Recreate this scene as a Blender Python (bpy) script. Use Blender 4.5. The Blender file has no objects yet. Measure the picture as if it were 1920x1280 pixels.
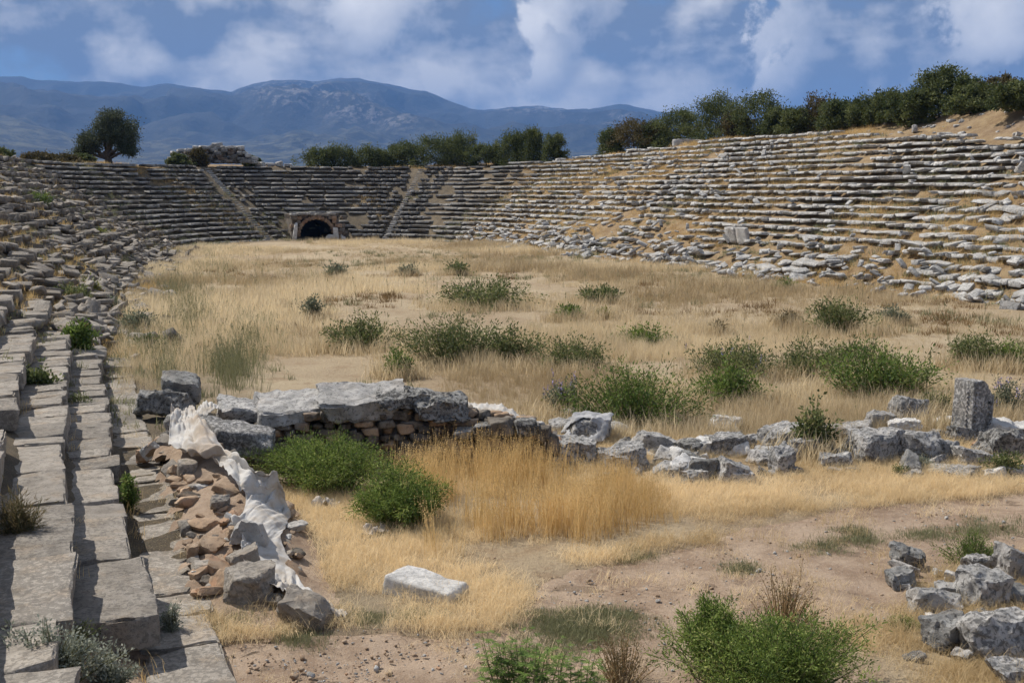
import bpy, math, random
import numpy as np
from mathutils import Vector, Matrix, Euler

random.seed(7)
rng = np.random.default_rng(7)
scene = bpy.context.scene
COL = scene.collection

# ------------------------------------------------------------------ camera
FPX, HOR, CZ = 2200.0, 357.0, 4.2            # focal length in photo pixels, horizon row, eye height
PITCH = math.atan((640.0 - HOR) / FPX)
cam_d = bpy.data.cameras.new('camera')
cam_d.sensor_width = 36.0
cam_d.lens = 36.0 * FPX / 1920.0
cam_d.clip_start = 0.1
cam_d.clip_end = 60000.0
cam = bpy.data.objects.new('camera', cam_d)
COL.objects.link(cam)
cam.location = (0, 0, CZ)
cam.rotation_euler = (math.pi / 2 - PITCH, 0, 0)
scene.camera = cam

# ------------------------------------------------------------------ sun, sky, exposure
SUN_EL = math.radians(50)
SUN_AZ = math.atan2(-0.86, 0.50)             # from +Y towards +X: the sun stands left and beyond
sdir = Vector((math.sin(SUN_AZ) * math.cos(SUN_EL), math.cos(SUN_AZ) * math.cos(SUN_EL), math.sin(SUN_EL)))
sun_d = bpy.data.lights.new('sun', 'SUN')
sun_d.energy = 5.0
sun_d.angle = math.radians(0.53)
sun_d.color = (1.0, 0.94, 0.85)
sun = bpy.data.objects.new('sun', sun_d)
COL.objects.link(sun)
sun.rotation_euler = (-sdir).to_track_quat('-Z', 'Y').to_euler()
sun.location = (-30, 30, 60)

scene.view_settings.view_transform = 'Standard'
scene.view_settings.look = 'None'
scene.view_settings.exposure = 0.18
scene.view_settings.gamma = 1.0
scene.view_settings.use_curve_mapping = False
scene.render.engine = 'CYCLES'
scene.cycles.max_bounces = 5
scene.cycles.diffuse_bounces = 3
scene.cycles.glossy_bounces = 2
scene.cycles.transmission_bounces = 2
scene.cycles.transparent_max_bounces = 4
scene.cycles.volume_bounces = 0
scene.cycles.use_adaptive_sampling = True
scene.cycles.adaptive_threshold = 0.02


class NT:
    """small helper round a node tree"""
    def __init__(self, tree):
        self.t = tree; self.n = tree.nodes; self.l = tree.links
    def node(self, kind, **kw):
        nd = self.n.new(kind)
        for k, v in kw.items():
            setattr(nd, k, v)
        return nd
    def put(self, sock, val):
        if isinstance(val, bpy.types.NodeSocket):
            self.l.new(val, sock)
        elif val is not None:
            sock.default_value = val
    def math(self, op, a, b=None, c=None, clamp=False):
        nd = self.node('ShaderNodeMath', operation=op, use_clamp=clamp)
        self.put(nd.inputs[0], a)
        if b is not None: self.put(nd.inputs[1], b)
        if c is not None: self.put(nd.inputs[2], c)
        return nd.outputs[0]
    def vmath(self, op, a, b=None):
        nd = self.node('ShaderNodeVectorMath', operation=op)
        self.put(nd.inputs[0], a)
        if b is not None: self.put(nd.inputs[1], b)
        return nd.outputs['Value'] if op in ('DOT_PRODUCT', 'LENGTH', 'DISTANCE') else nd.outputs[0]
    def noise(self, vec, scale, detail=4, rough=0.55, distort=0.0):
        nd = self.node('ShaderNodeTexNoise')
        self.put(nd.inputs['Vector'], vec)
        nd.inputs['Scale'].default_value = scale
        nd.inputs['Detail'].default_value = detail
        nd.inputs['Roughness'].default_value = rough
        nd.inputs['Distortion'].default_value = distort
        return nd.outputs['Fac']
    def map(self, v, a, b, c=0.0, d=1.0, smooth=True):
        nd = self.node('ShaderNodeMapRange', interpolation_type='SMOOTHSTEP' if smooth else 'LINEAR')
        self.put(nd.inputs['Value'], v)
        nd.inputs['From Min'].default_value = a; nd.inputs['From Max'].default_value = b
        nd.inputs['To Min'].default_value = c; nd.inputs['To Max'].default_value = d
        return nd.outputs['Result']
    def mix(self, f, a, b, mode='MIX'):
        nd = self.node('ShaderNodeMix', data_type='RGBA', blend_type=mode)
        self.put(nd.inputs[0], f)
        self.put(nd.inputs[6], a if isinstance(a, bpy.types.NodeSocket) else tuple(a) + (1.0,) * (4 - len(a)))
        self.put(nd.inputs[7], b if isinstance(b, bpy.types.NodeSocket) else tuple(b) + (1.0,) * (4 - len(b)))
        return nd.outputs[2]


def photo_dir(px, py):
    dx, dy = (px - 960) / FPX, -(py - 640) / FPX
    v = Vector((dx, math.cos(PITCH) + dy * math.sin(PITCH), -math.sin(PITCH) + dy * math.cos(PITCH)))
    return v.normalized()

world = bpy.data.worlds.new('World')
scene.world = world
world.use_nodes = True
W = NT(world.node_tree)
W.n.clear()
w_out = W.node('ShaderNodeOutputWorld')
w_bg = W.node('ShaderNodeBackground')
w_bg.inputs['Strength'].default_value = 0.078
W.l.new(w_bg.outputs[0], w_out.inputs[0])
sky = W.node('ShaderNodeTexSky', sky_type='NISHITA')
sky.sun_disc = False
sky.sun_elevation = SUN_EL
sky.sun_rotation = SUN_AZ
sky.altitude = 500
sky.air_density = 1.0
sky.dust_density = 0.2
sky.ozone_density = 3.0
dirv = W.node('ShaderNodeTexCoord').outputs['Generated']
SQ = W.node('ShaderNodeMapping')
W.l.new(dirv, SQ.inputs['Vector'])
SQ.inputs['Scale'].default_value = (1, 1, 1.9)
sq = SQ.outputs[0]
OFF = W.node('ShaderNodeVectorMath', operation='ADD')   # the same cloud field a little way towards the sun
W.l.new(sq, OFF.inputs[0]); OFF.inputs[1].default_value = (-0.022, 0.0, 0.034)
nA = W.noise(sq, 5.5, 6, 0.58, 0.2)
nB = W.noise(OFF.outputs[0], 5.5, 4, 0.58, 0.2)
fine = W.noise(dirv, 19.0, 8, 0.60, 0.1)
finec = W.math('SUBTRACT', fine, 0.5)
def dist_to(px, py, squash):
    c = photo_dir(px, py)
    return W.vmath('DISTANCE', sq, (c.x, c.y, c.z * 1.9)) if squash else W.vmath('DISTANCE', dirv, tuple(c))
def blob(px, py, r, amp, squash=True):
    return W.math('MULTIPLY', W.map(dist_to(px, py, squash), 0.0, r, 1.0, 0.0), amp)
# layer 1: a broad broken deck of grey-blue cloud, with the openings of this particular sky (directions, so they stay put)
dens = W.math('ADD', nA, W.math('MULTIPLY', finec, 0.42))
for b in ((250, 50, .17, .14), (1200, 90, .17, .14), (1700, 70, .22, .16), (700, 60, .16, .12), (450, 110, .08, .18), (230, 105, .06, .20), (620, 150, .09, .14), (880, 130, .09, .14), (1000, 60, .06, .10), (450, 160, .06, .08),
          (60, 220, .14, -.26), (330, 230, .08, -.12), (1335, 115, .04, -.10), (1230, 195, .05, -.06), (1120, 175, .04, .06)):
    dens = W.math('ADD', dens, blob(*b))
mask = W.map(dens, 0.31, 0.50)
lit = W.math('ADD', W.math('MULTIPLY', W.math('SUBTRACT', nA, nB), 2.8), 0.31)
lit = W.math('ADD', lit, W.math('MULTIPLY', finec, 1.7))
for b in ((720, 15, .09, .35), (480, 105, .08, .5), (240, 105, .06, .5), (960, 150, .11, .42), (420, 155, .08, .4), (680, 145, .10, .48), (820, 120, .05, .2), (1150, 140, .06, .15), (1040, 190, .05, .25), (1880, 40, .08, .30),
          (370, 60, .06, -.22), (150, 40, .14, -.18), (860, 85, .05, -.18), (1250, 80, .09, -.30), (1640, 140, .10, -.22), (1250, 195, .03, .4), (1720, 60, .08, -.1)):
    lit = W.math('ADD', lit, blob(*b))
lit = W.map(lit, 0.14, 0.92, 0.0, 1.0, smooth=False)
ccol = W.mix(lit, (2.35, 2.95, 4.1), (11.6, 11.3, 11.0))
skyc = W.mix(1.0, sky.outputs[0], (0.62, 0.76, 0.98), 'MULTIPLY')
col = W.mix(mask, skyc, ccol)
# layer 2: heaped cumulus heads, crisp on the sunlit side and melting into the deck on the other
for (mx, my, mr, lx, ly, lr) in ((1075, 60, .062, 985, 50, .075), (1060, 130, .042, 990, 110, .055), (1475, 60, .058, 1400, 35, .085), (1500, 130, .045, 1430, 100, .06), (1870, 20, .06, 1850, 20, .08), (720, 5, .06, 690, 0, .07)):
    dm = W.math('SUBTRACT', dist_to(mx, my, False), W.math('MULTIPLY', finec, 0.11))
    m2_ = W.map(dm, mr * .68, mr * .88, 1.0, 0.0)
    l2_ = W.math('ADD', W.map(dist_to(lx, ly, False), 0.0, lr, 1.0, 0.0), W.math('MULTIPLY', finec, 1.3))
    l2c = W.math('MAXIMUM', W.math('MINIMUM', l2_, 1.0), 0.0)
    col = W.mix(W.math('MULTIPLY', m2_, W.map(l2_, 0.0, 0.45)), col, W.mix(l2c, (2.9, 3.6, 5.0), (13.2, 12.9, 12.6)))
W.l.new(col, w_bg.inputs['Color'])
world.cycles.sampling_method = 'MANUAL'
world.cycles.sample_map_resolution = 512


# ------------------------------------------------------------------ numeric helpers
def _hash(ix, iy, iz, seed):
    h = (ix.astype(np.int64) * 374761393 + iy.astype(np.int64) * 668265263 + iz.astype(np.int64) * 2147483647 + seed * 1274126177) & 0xffffffff
    h = ((h ^ (h >> 13)) * 1274126177) & 0xffffffff
    h = ((h ^ (h >> 16)) * 2246822519) & 0xffffffff
    return ((h ^ (h >> 15)) & 0xffff) / 65535.0

def vnoise(P, seed=0):
    P = np.asarray(P, float)
    i = np.floor(P); f = P - i; f = f * f * (3 - 2 * f); i = i.astype(np.int64)
    r = 0
    for dx in (0, 1):
        wx = f[..., 0] if dx else 1 - f[..., 0]
        for dy in (0, 1):
            wy = f[..., 1] if dy else 1 - f[..., 1]
            for dz in (0, 1):
                wz = f[..., 2] if dz else 1 - f[..., 2]
                r = r + wx * wy * wz * _hash(i[..., 0] + dx, i[..., 1] + dy, i[..., 2] + dz, seed)
    return r * 2 - 1

def fbm(P, seed=0, octs=4, gain=0.5):
    P = np.asarray(P, float); a, r = 1.0, 0
    for o in range(octs):
        r = r + a * vnoise(P * 2 ** o + 17.3 * o, seed + o); a *= gain
    return r

def fbm2(x, y, s, seed=0, octs=4, gain=0.5):
    return fbm(np.stack([np.asarray(x, float) * s, np.asarray(y, float) * s, np.zeros_like(np.asarray(x, float))], -1), seed, octs, gain)

def sstep(x, a, b):
    t = np.clip((np.asarray(x, float) - a) / (b - a), 0, 1)
    return t * t * (3 - 2 * t)

def unproj(px, py, z=0.0):
    """where the line of sight through a photo pixel meets height z: used to survey positions on the ground"""
    d = photo_dir(px, py)
    t = (z - CZ) / d.z
    return Vector((d.x * t, d.y * t, z))

def at_depth(px, py, Y):
    d = photo_dir(px, py); t = Y / d.y
    return Vector((d.x * t, Y, CZ + d.z * t))

def proj(p):
    x, y, z = p[0], p[1], p[2] - CZ
    f = y * math.cos(PITCH) - z * math.sin(PITCH)
    u = y * math.sin(PITCH) + z * math.cos(PITCH)
    if f < 0.2: return (-9999, -9999, f)
    return (960 + FPX * x / f, 640 - FPX * u / f, f)

# ------------------------------------------------------------------ scene helpers
def tag(o, label=None, cat=None, group=None, kind=None):
    if label: o['label'] = label
    if cat: o['category'] = cat
    if group: o['group'] = group
    if kind: o['kind'] = kind
    return o

def new_mesh(name, V, F, mat=None, smooth=False, tint=None):
    me = bpy.data.meshes.new(name)
    V = np.asarray(V, np.float32).reshape(-1, 3)
    if isinstance(F, np.ndarray):
        n, k = F.shape
        me.vertices.add(len(V)); me.vertices.foreach_set('co', V.ravel())
        me.loops.add(n * k); me.loops.foreach_set('vertex_index', F.astype(np.int32).ravel())
        me.polygons.add(n)
        me.polygons.foreach_set('loop_start', np.arange(0, n * k, k, dtype=np.int32))
        me.polygons.foreach_set('loop_total', np.full(n, k, np.int32))
        me.update(calc_edges=True)
    else:
        me.from_pydata([tuple(map(float, v)) for v in V], [], [tuple(int(i) for i in f) for f in F]); me.update()
    if smooth:
        me.polygons.foreach_set('use_smooth', np.ones(len(me.polygons), bool))
        if smooth is not True:
            me.set_sharp_from_angle(angle=math.radians(smooth))
    if tint is not None:
        a = me.attributes.new('tint', 'FLOAT', 'POINT')
        a.data.foreach_set('value', np.broadcast_to(np.asarray(tint, np.float32), (len(V),)).copy())
    if mat: me.materials.append(mat)
    return me

def link(name, me, parent=None, loc=None, rot=None, scale=None):
    o = bpy.data.objects.new(name, me); COL.objects.link(o)
    if parent is not None: o.parent = parent
    if loc is not None: o.location = loc
    if rot is not None: o.rotation_euler = rot
    if scale is not None: o.scale = scale
    return o

def empty(name, loc=(0, 0, 0)):
    o = bpy.data.objects.new(name, None); COL.objects.link(o); o.location = loc
    o.empty_display_size = 0.2
    return o

# ------------------------------------------------------------------ materials
def mat_base(name):
    m = bpy.data.materials.new(name); m.use_nodes = True
    t = NT(m.node_tree); t.n.clear()
    out = t.node('ShaderNodeOutputMaterial')
    b = t.node('ShaderNodeBsdfPrincipled')
    b.inputs['Roughness'].default_value = 0.9
    b.inputs['Specular IOR Level'].default_value = 0.25
    t.l.new(b.outputs[0], out.inputs[0])
    return m, t, b, out

def bump(t, b, h, strength, dist):
    nd = t.node('ShaderNodeBump')
    nd.inputs['Strength'].default_value = strength
    nd.inputs['Distance'].default_value = dist
    t.l.new(h, nd.inputs['Height'])
    t.l.new(nd.outputs[0], b.inputs['Normal'])

def tint_of(t, rnd=0.6):
    at = t.node('ShaderNodeAttribute', attribute_name='tint')
    oi = t.node('ShaderNodeObjectInfo')
    return t.math('ADD', at.outputs['Fac'], t.math('MULTIPLY', t.math('SUBTRACT', oi.outputs['Random'], 0.5), rnd))

def stone_mat(name, light, mid, dark, lichen=0.5, warm=(0.36, 0.27, 0.18), warm_amt=0.3, sc=1.0, bumpd=0.02, white=0.25):
    m, t, b, out = mat_base(name)
    pos = t.node('ShaderNodeNewGeometry').outputs['Position']
    n1 = t.noise(pos, 1.7 * sc, 6, 0.6)
    n2 = t.noise(pos, 7.0 * sc, 6, 0.68, 0.4)
    n3 = t.noise(pos, 38.0 * sc, 4, 0.7)
    n4 = t.noise(pos, 0.9 * sc, 4, 0.6)
    n5 = t.noise(t.vmath('ADD', pos, (13.0, 5.0, 8.0)), 11.0 * sc, 5, 0.7, 0.6)
    c = t.mix(t.map(n1, 0.35, 0.65), mid, light)
    c = t.mix(t.math('MULTIPLY', t.map(n4, 0.5, 0.68), warm_amt), c, warm)
    c = t.mix(t.math('MULTIPLY', t.map(n5, 0.60, 0.68), white), c, (0.62, 0.61, 0.58))
    orn = t.math('MULTIPLY', t.math('SUBTRACT', t.node('ShaderNodeObjectInfo').outputs['Random'], .5), .16)
    c = t.mix(t.math('MULTIPLY', t.map(t.math('ADD', n2, orn), 0.50, 0.60), lichen), c, dark)
    c = t.mix(t.math('MULTIPLY', t.map(n3, 0.55, 0.70), 0.55 * lichen + 0.15), c, dark)
    ti = tint_of(t)
    hs = t.node('ShaderNodeHueSaturation')
    t.l.new(t.math('ADD', t.math('MULTIPLY', ti, 0.45), 1.0), hs.inputs['Value'])
    t.l.new(c, hs.inputs['Color'])
    t.l.new(hs.outputs[0], b.inputs['Base Color'])
    h = t.math('ADD', t.math('MULTIPLY', n2, 1.0), t.math('MULTIPLY', n3, 0.45))
    bump(t, b, h, 0.9, bumpd)
    return m

M = {}
M['seat'] = stone_mat('weathered_seat_marble', (0.355, 0.32, 0.275), (0.25, 0.222, 0.188), (0.085, 0.078, 0.068), 0.5, sc=2.8, bumpd=0.022, white=.35, warm_amt=.4)
M['bank'] = stone_mat('pale_seat_marble', (0.51, 0.50, 0.478), (0.35, 0.34, 0.322), (0.10, 0.098, 0.092), 0.62, warm_amt=.2, white=.45, sc=1.6)
M['farseat'] = stone_mat('dark_seat_marble', (0.32, 0.31, 0.29), (0.20, 0.192, 0.18), (0.065, 0.062, 0.058), 0.6, warm_amt=.2, white=.3)
M['boulder'] = stone_mat('lichened_marble', (0.47, 0.455, 0.435), (0.27, 0.265, 0.255), (0.07, 0.069, 0.067), 0.75, warm_amt=.15, white=.55, sc=2.6, bumpd=.03)
M['crag'] = stone_mat('dark_lichened_marble', (0.34, 0.335, 0.32), (0.17, 0.168, 0.16), (0.04, 0.039, 0.038), 0.85, warm_amt=.15, white=.6, sc=2.4, bumpd=.035)
M['white'] = stone_mat('white_marble', (0.66, 0.645, 0.615), (0.52, 0.505, 0.48), (0.18, 0.178, 0.172), 0.38, warm_amt=.08, white=.6, sc=2.4, bumpd=.025)
M['rubble'] = stone_mat('brown_rubble', (0.40, 0.30, 0.21), (0.29, 0.20, 0.13), (0.12, 0.09, 0.065), 0.45, warm=(.42, .21, .11), warm_amt=.5, sc=2.0, bumpd=.012)
M['masonry'] = stone_mat('grey_brown_masonry', (0.22, 0.195, 0.165), (0.13, 0.108, 0.085), (0.04, 0.037, 0.033), 0.65, warm=(.30, .17, .09), warm_amt=.5, sc=1.6)
M['brick'] = stone_mat('old_brick', (0.33, 0.24, 0.17), (0.22, 0.15, 0.10), (0.07, 0.055, 0.045), 0.5, warm=(.3, .14, .07), warm_amt=.5)

def plain_mat(name, col, rough=0.9, var=0.25, scale=6, bd=0.01):
    m, t, b, out = mat_base(name)
    pos = t.node('ShaderNodeNewGeometry').outputs['Position']
    n = t.noise(pos, scale, 5, 0.65)
    c = t.mix(t.map(n, .3, .7), tuple(x * (1 - var) for x in col), tuple(min(1, x * (1 + var)) for x in col))
    t.l.new(c, b.inputs['Base Color']); b.inputs['Roughness'].default_value = rough
    bump(t, b, t.noise(pos, scale * 4, 4, .7), 0.6, bd)
    return m

def leaf_mat(name, dark, light, trans=0.35, inst=False, yellow=None):
    m, t, b, out = mat_base(name)
    at = t.node('ShaderNodeAttribute', attribute_name='tint')
    f = at.outputs['Fac']
    if inst:
        ai = t.node('ShaderNodeAttribute', attribute_name='itint', attribute_type='INSTANCER')
        f = t.math('ADD', t.math('MULTIPLY', f, 0.5), ai.outputs['Fac'])
    c = t.mix(f, dark, light)
    if yellow:
        c = t.mix(t.map(f, 0.8, 1.0), c, yellow)
    t.l.new(c, b.inputs['Base Color'])
    b.inputs['Roughness'].default_value = 0.65
    tr = t.node('ShaderNodeBsdfTranslucent')
    t.l.new(c, tr.inputs['Color'])
    mx = t.node('ShaderNodeMixShader'); mx.inputs[0].default_value = trans
    t.l.new(b.outputs[0], mx.inputs[1]); t.l.new(tr.outputs[0], mx.inputs[2])
    t.l.new(mx.outputs[0], out.inputs[0])
    return m

M['bush'] = leaf_mat('bush_leaf', (0.055, 0.080, 0.026), (0.26, 0.29, 0.11), yellow=(.30, .26, .12))
M['bush_bright'] = leaf_mat('bright_leaf', (0.055, 0.10, 0.02), (0.27, 0.36, 0.085), yellow=(.32, .31, .12))
M['fennel'] = leaf_mat('feathery_leaf', (0.05, 0.095, 0.016), (0.33, 0.42, 0.10), yellow=(.50, .50, .18))
M['grey'] = leaf_mat('grey_green_leaf', (0.10, 0.115, 0.075), (0.28, 0.30, 0.20))
M['silver'] = leaf_mat('silver_leaf', (0.17, 0.19, 0.14), (0.40, 0.42, 0.34))
M['crest'] = leaf_mat('evergreen_leaf', (0.038, 0.058, 0.020), (0.19, 0.21, 0.075), 0.35)
M['olive'] = leaf_mat('olive_leaf', (0.042, 0.058, 0.032), (0.145, 0.165, 0.10), 0.3)
M['crest_brown'] = leaf_mat('rusty_leaf', (0.055, 0.050, 0.020), (0.18, 0.14, 0.06), 0.25)
M['palm'] = leaf_mat('palmate_leaf', (0.06, 0.11, 0.018), (0.20, 0.29, 0.065))
M['brownbush'] = leaf_mat('dry_leaf', (0.10, 0.085, 0.04), (0.26, 0.20, 0.10))
M['yellow'] = leaf_mat('yellow_green_leaf', (0.14, 0.16, 0.03), (0.34, 0.34, 0.09))
M['flower'] = plain_mat('violet_flower', (0.25, 0.22, 0.40))
M['straw'] = leaf_mat('straw_blade', (0.42, 0.325, 0.19), (0.80, 0.675, 0.455), 0.45, inst=True)
M['gold'] = leaf_mat('golden_blade', (0.48, 0.32, 0.125), (0.82, 0.61, 0.30), 0.45, inst=True)
M['mat_straw'] = leaf_mat('matted_straw_blade', (0.50, 0.37, 0.19), (0.90, 0.73, 0.46), 0.45, inst=True)
M['greenblade'] = leaf_mat('green_blade', (0.13, 0.14, 0.065), (0.36, 0.35, 0.20), 0.3, inst=True)
M['rustweed'] = leaf_mat('rust_weed', (0.12, 0.075, 0.03), (0.27, 0.17, 0.07), 0.25, inst=True)
M['dry_stem'] = plain_mat('dry_stem', (0.30, 0.20, 0.10))
M['stem'] = plain_mat('green_stem', (0.13, 0.13, 0.06))
M['bark'] = plain_mat('bark', (0.10, 0.08, 0.06))
M['void'] = plain_mat('shade_dark_masonry', (0.035, 0.03, 0.027))  # near-black: the shade inside the tunnel is put into the colour

# geotextile
m, t, b, out = mat_base('geotextile')
pos = t.node('ShaderNodeNewGeometry').outputs['Position']
n = t.noise(pos, 3.0, 6, .65); n2 = t.noise(pos, 60, 3, .6); n3 = t.noise(pos, 1.1, 4, .6)
c = t.mix(t.map(n, .42, .66), (.53, .515, .49), (.40, .35, .29))
c = t.mix(t.math('MULTIPLY', t.map(n3, .50, .66), .6), c, (.36, .27, .19))
c = t.mix(t.math('MULTIPLY', n2, .25), c, (.33, .32, .30))
t.l.new(c, b.inputs['Base Color']); b.inputs['Roughness'].default_value = 1.0
bump(t, b, t.math('ADD', n, t.math('MULTIPLY', n2, .3)), .6, .02)
M['cloth'] = m

M['cloth_grey'] = plain_mat('grey_geotextile', (.34, .34, .345), 1.0, .22, 5, .012)

# ground: arena straw, orange bank soil, bare earth, by attribute
m, t, b, out = mat_base('dry_ground')
pos = t.node('ShaderNodeNewGeometry').outputs['Position']
bankA = t.node('ShaderNodeAttribute', attribute_name='bank').outputs['Fac']
earthA = t.node('ShaderNodeAttribute', attribute_name='earth').outputs['Fac']
n1 = t.noise(pos, .22, 6, .6); n2 = t.noise(pos, 1.6, 6, .65); n3 = t.noise(pos, 14, 5, .7); n4 = t.noise(pos, 60, 3, .7)
c = t.mix(t.map(n1, .35, .65), (.35, .265, .17), (.46, .37, .245))
c = t.mix(t.math('MULTIPLY', t.map(n2, .52, .66), .6), c, (.28, .19, .11))
cb = t.mix(t.node('ShaderNodeAttribute', attribute_name='bank_shade').outputs['Fac'], t.mix(t.map(n2, .35, .65), (.22, .145, .078), (.33, .24, .135)), t.mix(t.map(n2, .35, .65), (.075, .062, .045), (.14, .112, .075)))  # darker soil pair has the shade of the left and far banks painted in
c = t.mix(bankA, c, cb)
ce = t.mix(t.map(n2, .35, .65), (.19, .135, .092), (.29, .21, .15))
c = t.mix(earthA, c, ce)
c = t.mix(t.math('MULTIPLY', t.map(n3, .5, .68), .5), c, (.20, .135, .075))
c = t.mix(t.math('MULTIPLY', t.map(n4, .52, .72), .5), c, (.55, .44, .28))
t.l.new(c, b.inputs['Base Color'])
bump(t, b, t.math('ADD', n3, t.math('MULTIPLY', n4, .5)), 1.0, .05)
M['ground'] = m

m, t, b, out = mat_base('dirt')
pos = t.node('ShaderNodeNewGeometry').outputs['Position']
n2 = t.noise(pos, 1.3, 6, .65); n3 = t.noise(pos, 9, 6, .7); n4 = t.noise(pos, 55, 4, .7)
c = t.mix(t.map(n2, .35, .65), (.265, .185, .125), (.405, .305, .22))
c = t.mix(t.math('MULTIPLY', t.map(n3, .5, .66), .55), c, (.46, .355, .26))
c = t.mix(t.math('MULTIPLY', t.map(n4, .58, .68), .7), c, (.50, .44, .38))
c = t.mix(t.math('MULTIPLY', t.map(n4, .42, .32), .5), c, (.15, .10, .07))
t.l.new(c, b.inputs['Base Color'])
bump(t, b, t.math('ADD', n3, t.math('MULTIPLY', n4, .5)), 1.0, .035)
M['dirt'] = m

# far land
m, t, b, out = mat_base('mountain_forest')
pos = t.node('ShaderNodeNewGeometry').outputs['Position']
rockA = t.node('ShaderNodeAttribute', attribute_name='rock').outputs['Fac']
fieldA = t.node('ShaderNodeAttribute', attribute_name='field').outputs['Fac']
n1 = t.noise(pos, .0016, 8, .6); n2 = t.noise(pos, .012, 6, .7); n3 = t.noise(pos, .03, 5, .7)
c = t.mix(t.map(n1, .35, .65), (.012, .016, .017), (.030, .034, .033))  # forest tone kept very dark: cloud shadow is put into the colour
c = t.mix(t.math('MULTIPLY', fieldA, t.map(n2, .45, .60)), c, (.10, .10, .065))
c = t.mix(t.math('MULTIPLY', rockA, t.map(t.math('ADD', t.math('MULTIPLY', n2, .5), t.math('MULTIPLY', n3, .5)), .50, .56)), c, (.24, .22, .205))
c = t.mix(t.math('MULTIPLY', t.map(n3, .52, .62), .5), c, (.02, .028, .02))
t.l.new(c, b.inputs['Base Color'])
bump(t, b, n2, 1.0, 25.0)
M['mountain'] = m
M['plain'] = plain_mat('plain_fields', (.13, .13, .075), var=.5, scale=.004, bd=1.0)

# ------------------------------------------------------------------ the plan of the stadium
AX = np.array([-0.35, 0.937]); AX = AX / np.linalg.norm(AX)
NX = np.array([AX[1], -AX[0]])
def uv2w(u, v): return np.asarray(u)[..., None] * AX + np.asarray(v)[..., None] * NX
CTRL = np.array([(-26, 2.6), (-14, 1.9), (0, 1.2), (10, 1.08), (25, 1.05), (40, 1.5), (58, 2.9), (76, 5.2), (88, 7.4), (95, 10.3), (99, 14.5),
                 (100.3, 19), (99.6, 23.5), (96.5, 27.3), (90, 29.8), (80, 30.7), (65, 31.1), (50, 31.5), (33, 32), (12, 32), (-10, 31), (-26, 30)], float)
def catmull(C, n=24):
    C = np.asarray(C, float); out = []
    for i in range(len(C) - 1):
        p0 = C[max(i - 1, 0)]; p1 = C[i]; p2 = C[i + 1]; p3 = C[min(i + 2, len(C) - 1)]
        tt = np.linspace(0, 1, n, endpoint=False)[:, None]
        out.append(.5 * ((2 * p1) + (-p0 + p2) * tt + (2 * p0 - 5 * p1 + 4 * p2 - p3) * tt ** 2 + (-p0 + 3 * p1 - 3 * p2 + p3) * tt ** 3))
    out.append(C[-1:]); return np.concatenate(out)
BUV = catmull(CTRL)
BW = uv2w(BUV[:, 0], BUV[:, 1])
tan = np.gradient(BW, axis=0); tan /= np.linalg.norm(tan, axis=1)[:, None]
BT = tan
BN = np.stack([-tan[:, 1], tan[:, 0]], 1)      # outward: left of the walking direction (the left side is walked away from the camera)
NR, RISE, TREAD = 18, 0.372, 0.655
NRMAX = 22
def nrow(j):
    u = BUV[j, 0]; right = BUV[j, 1] > 19
    return np.where(right, np.interp(u, [40, 46, 55, 65, 77, 86, 94, 100], [18.3, 18.6, 20.0, 21.4, 21.4, 20.0, 18.3, 17.6]), 17.6)

def bank_dist(x, y):
    """signed distance outside the arena edge, and the nearest index on it"""
    P = np.stack([np.ravel(x), np.ravel(y)], 1)
    D = np.empty(len(P)); I = np.empty(len(P), int)
    for a in range(0, len(P), 20000):
        q = P[a:a + 20000]
        dd = ((q[:, None, :] - BW[None]) ** 2).sum(-1)
        j = dd.argmin(1); r = q - BW[j]
        s = (r * BN[j]).sum(1)
        D[a:a + 20000] = np.sqrt(dd[np.arange(len(q)), j]) * np.sign(s); I[a:a + 20000] = j
    return D.reshape(np.shape(x)), I.reshape(np.shape(x))

def crest_extra(j):
    """height of the earth bank above the top row, along the stadium edge"""
    u = BUV[j, 0]; right = BUV[j, 1] > 19
    r = np.interp(u, [10, 30, 38, 46, 52, 60, 70, 80, 92, 101], [4.2, 4.0, 3.8, 3.3, 2.2, 1.2, 0.6, .45, .4, .3])
    return np.where(right, r, 0.25)

def terrain(x, y, detail=True):
    x = np.asarray(x, float); y = np.asarray(y, float)
    d, j = bank_dist(x, y)
    u = BUV[j, 0]; right = BUV[j, 1] > 19
    slope = RISE / TREAD
    top = nrow(j) * TREAD
    h = np.clip(d, 0, top) * slope
    h = np.where(d > 0, h - 0.27 * sstep(d, 0, .5), h)
    ex = crest_extra(j)
    h = h + ex * sstep(d, top + .3, top + 6.0)
    h = h - (ex + top * slope + 3.0) * sstep(d, top + 14, top + 42)
    near = np.where(right, sstep(u, -12, 8), sstep(u, 4.5, 9.5))       # the rows end short of the path in front
    h = np.where(d > 0, h * near, h)
    if detail:
        h = h + np.where((d > 0) & right, .0 + .13 * fbm2(x, y, .3, 5, 3), 0) * sstep(d, 0, 1) * (d < top)
        h = h + .05 * fbm2(x, y, .35, 3, 4) * np.where(d > 0, 1.3, 1.0) + np.where(d > top, .25, 0) * fbm2(x, y, .25, 9, 4)
    edge = np.minimum(np.minimum(x + 62, 72 - x), np.minimum(y + 22, 150 - y))
    h = h * sstep(edge, 0, 8) - 3.4 * (1 - sstep(edge, 0, 8))
    return h
def tz(x, y): return float(terrain(np.array([x]), np.array([y]))[0])

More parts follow.
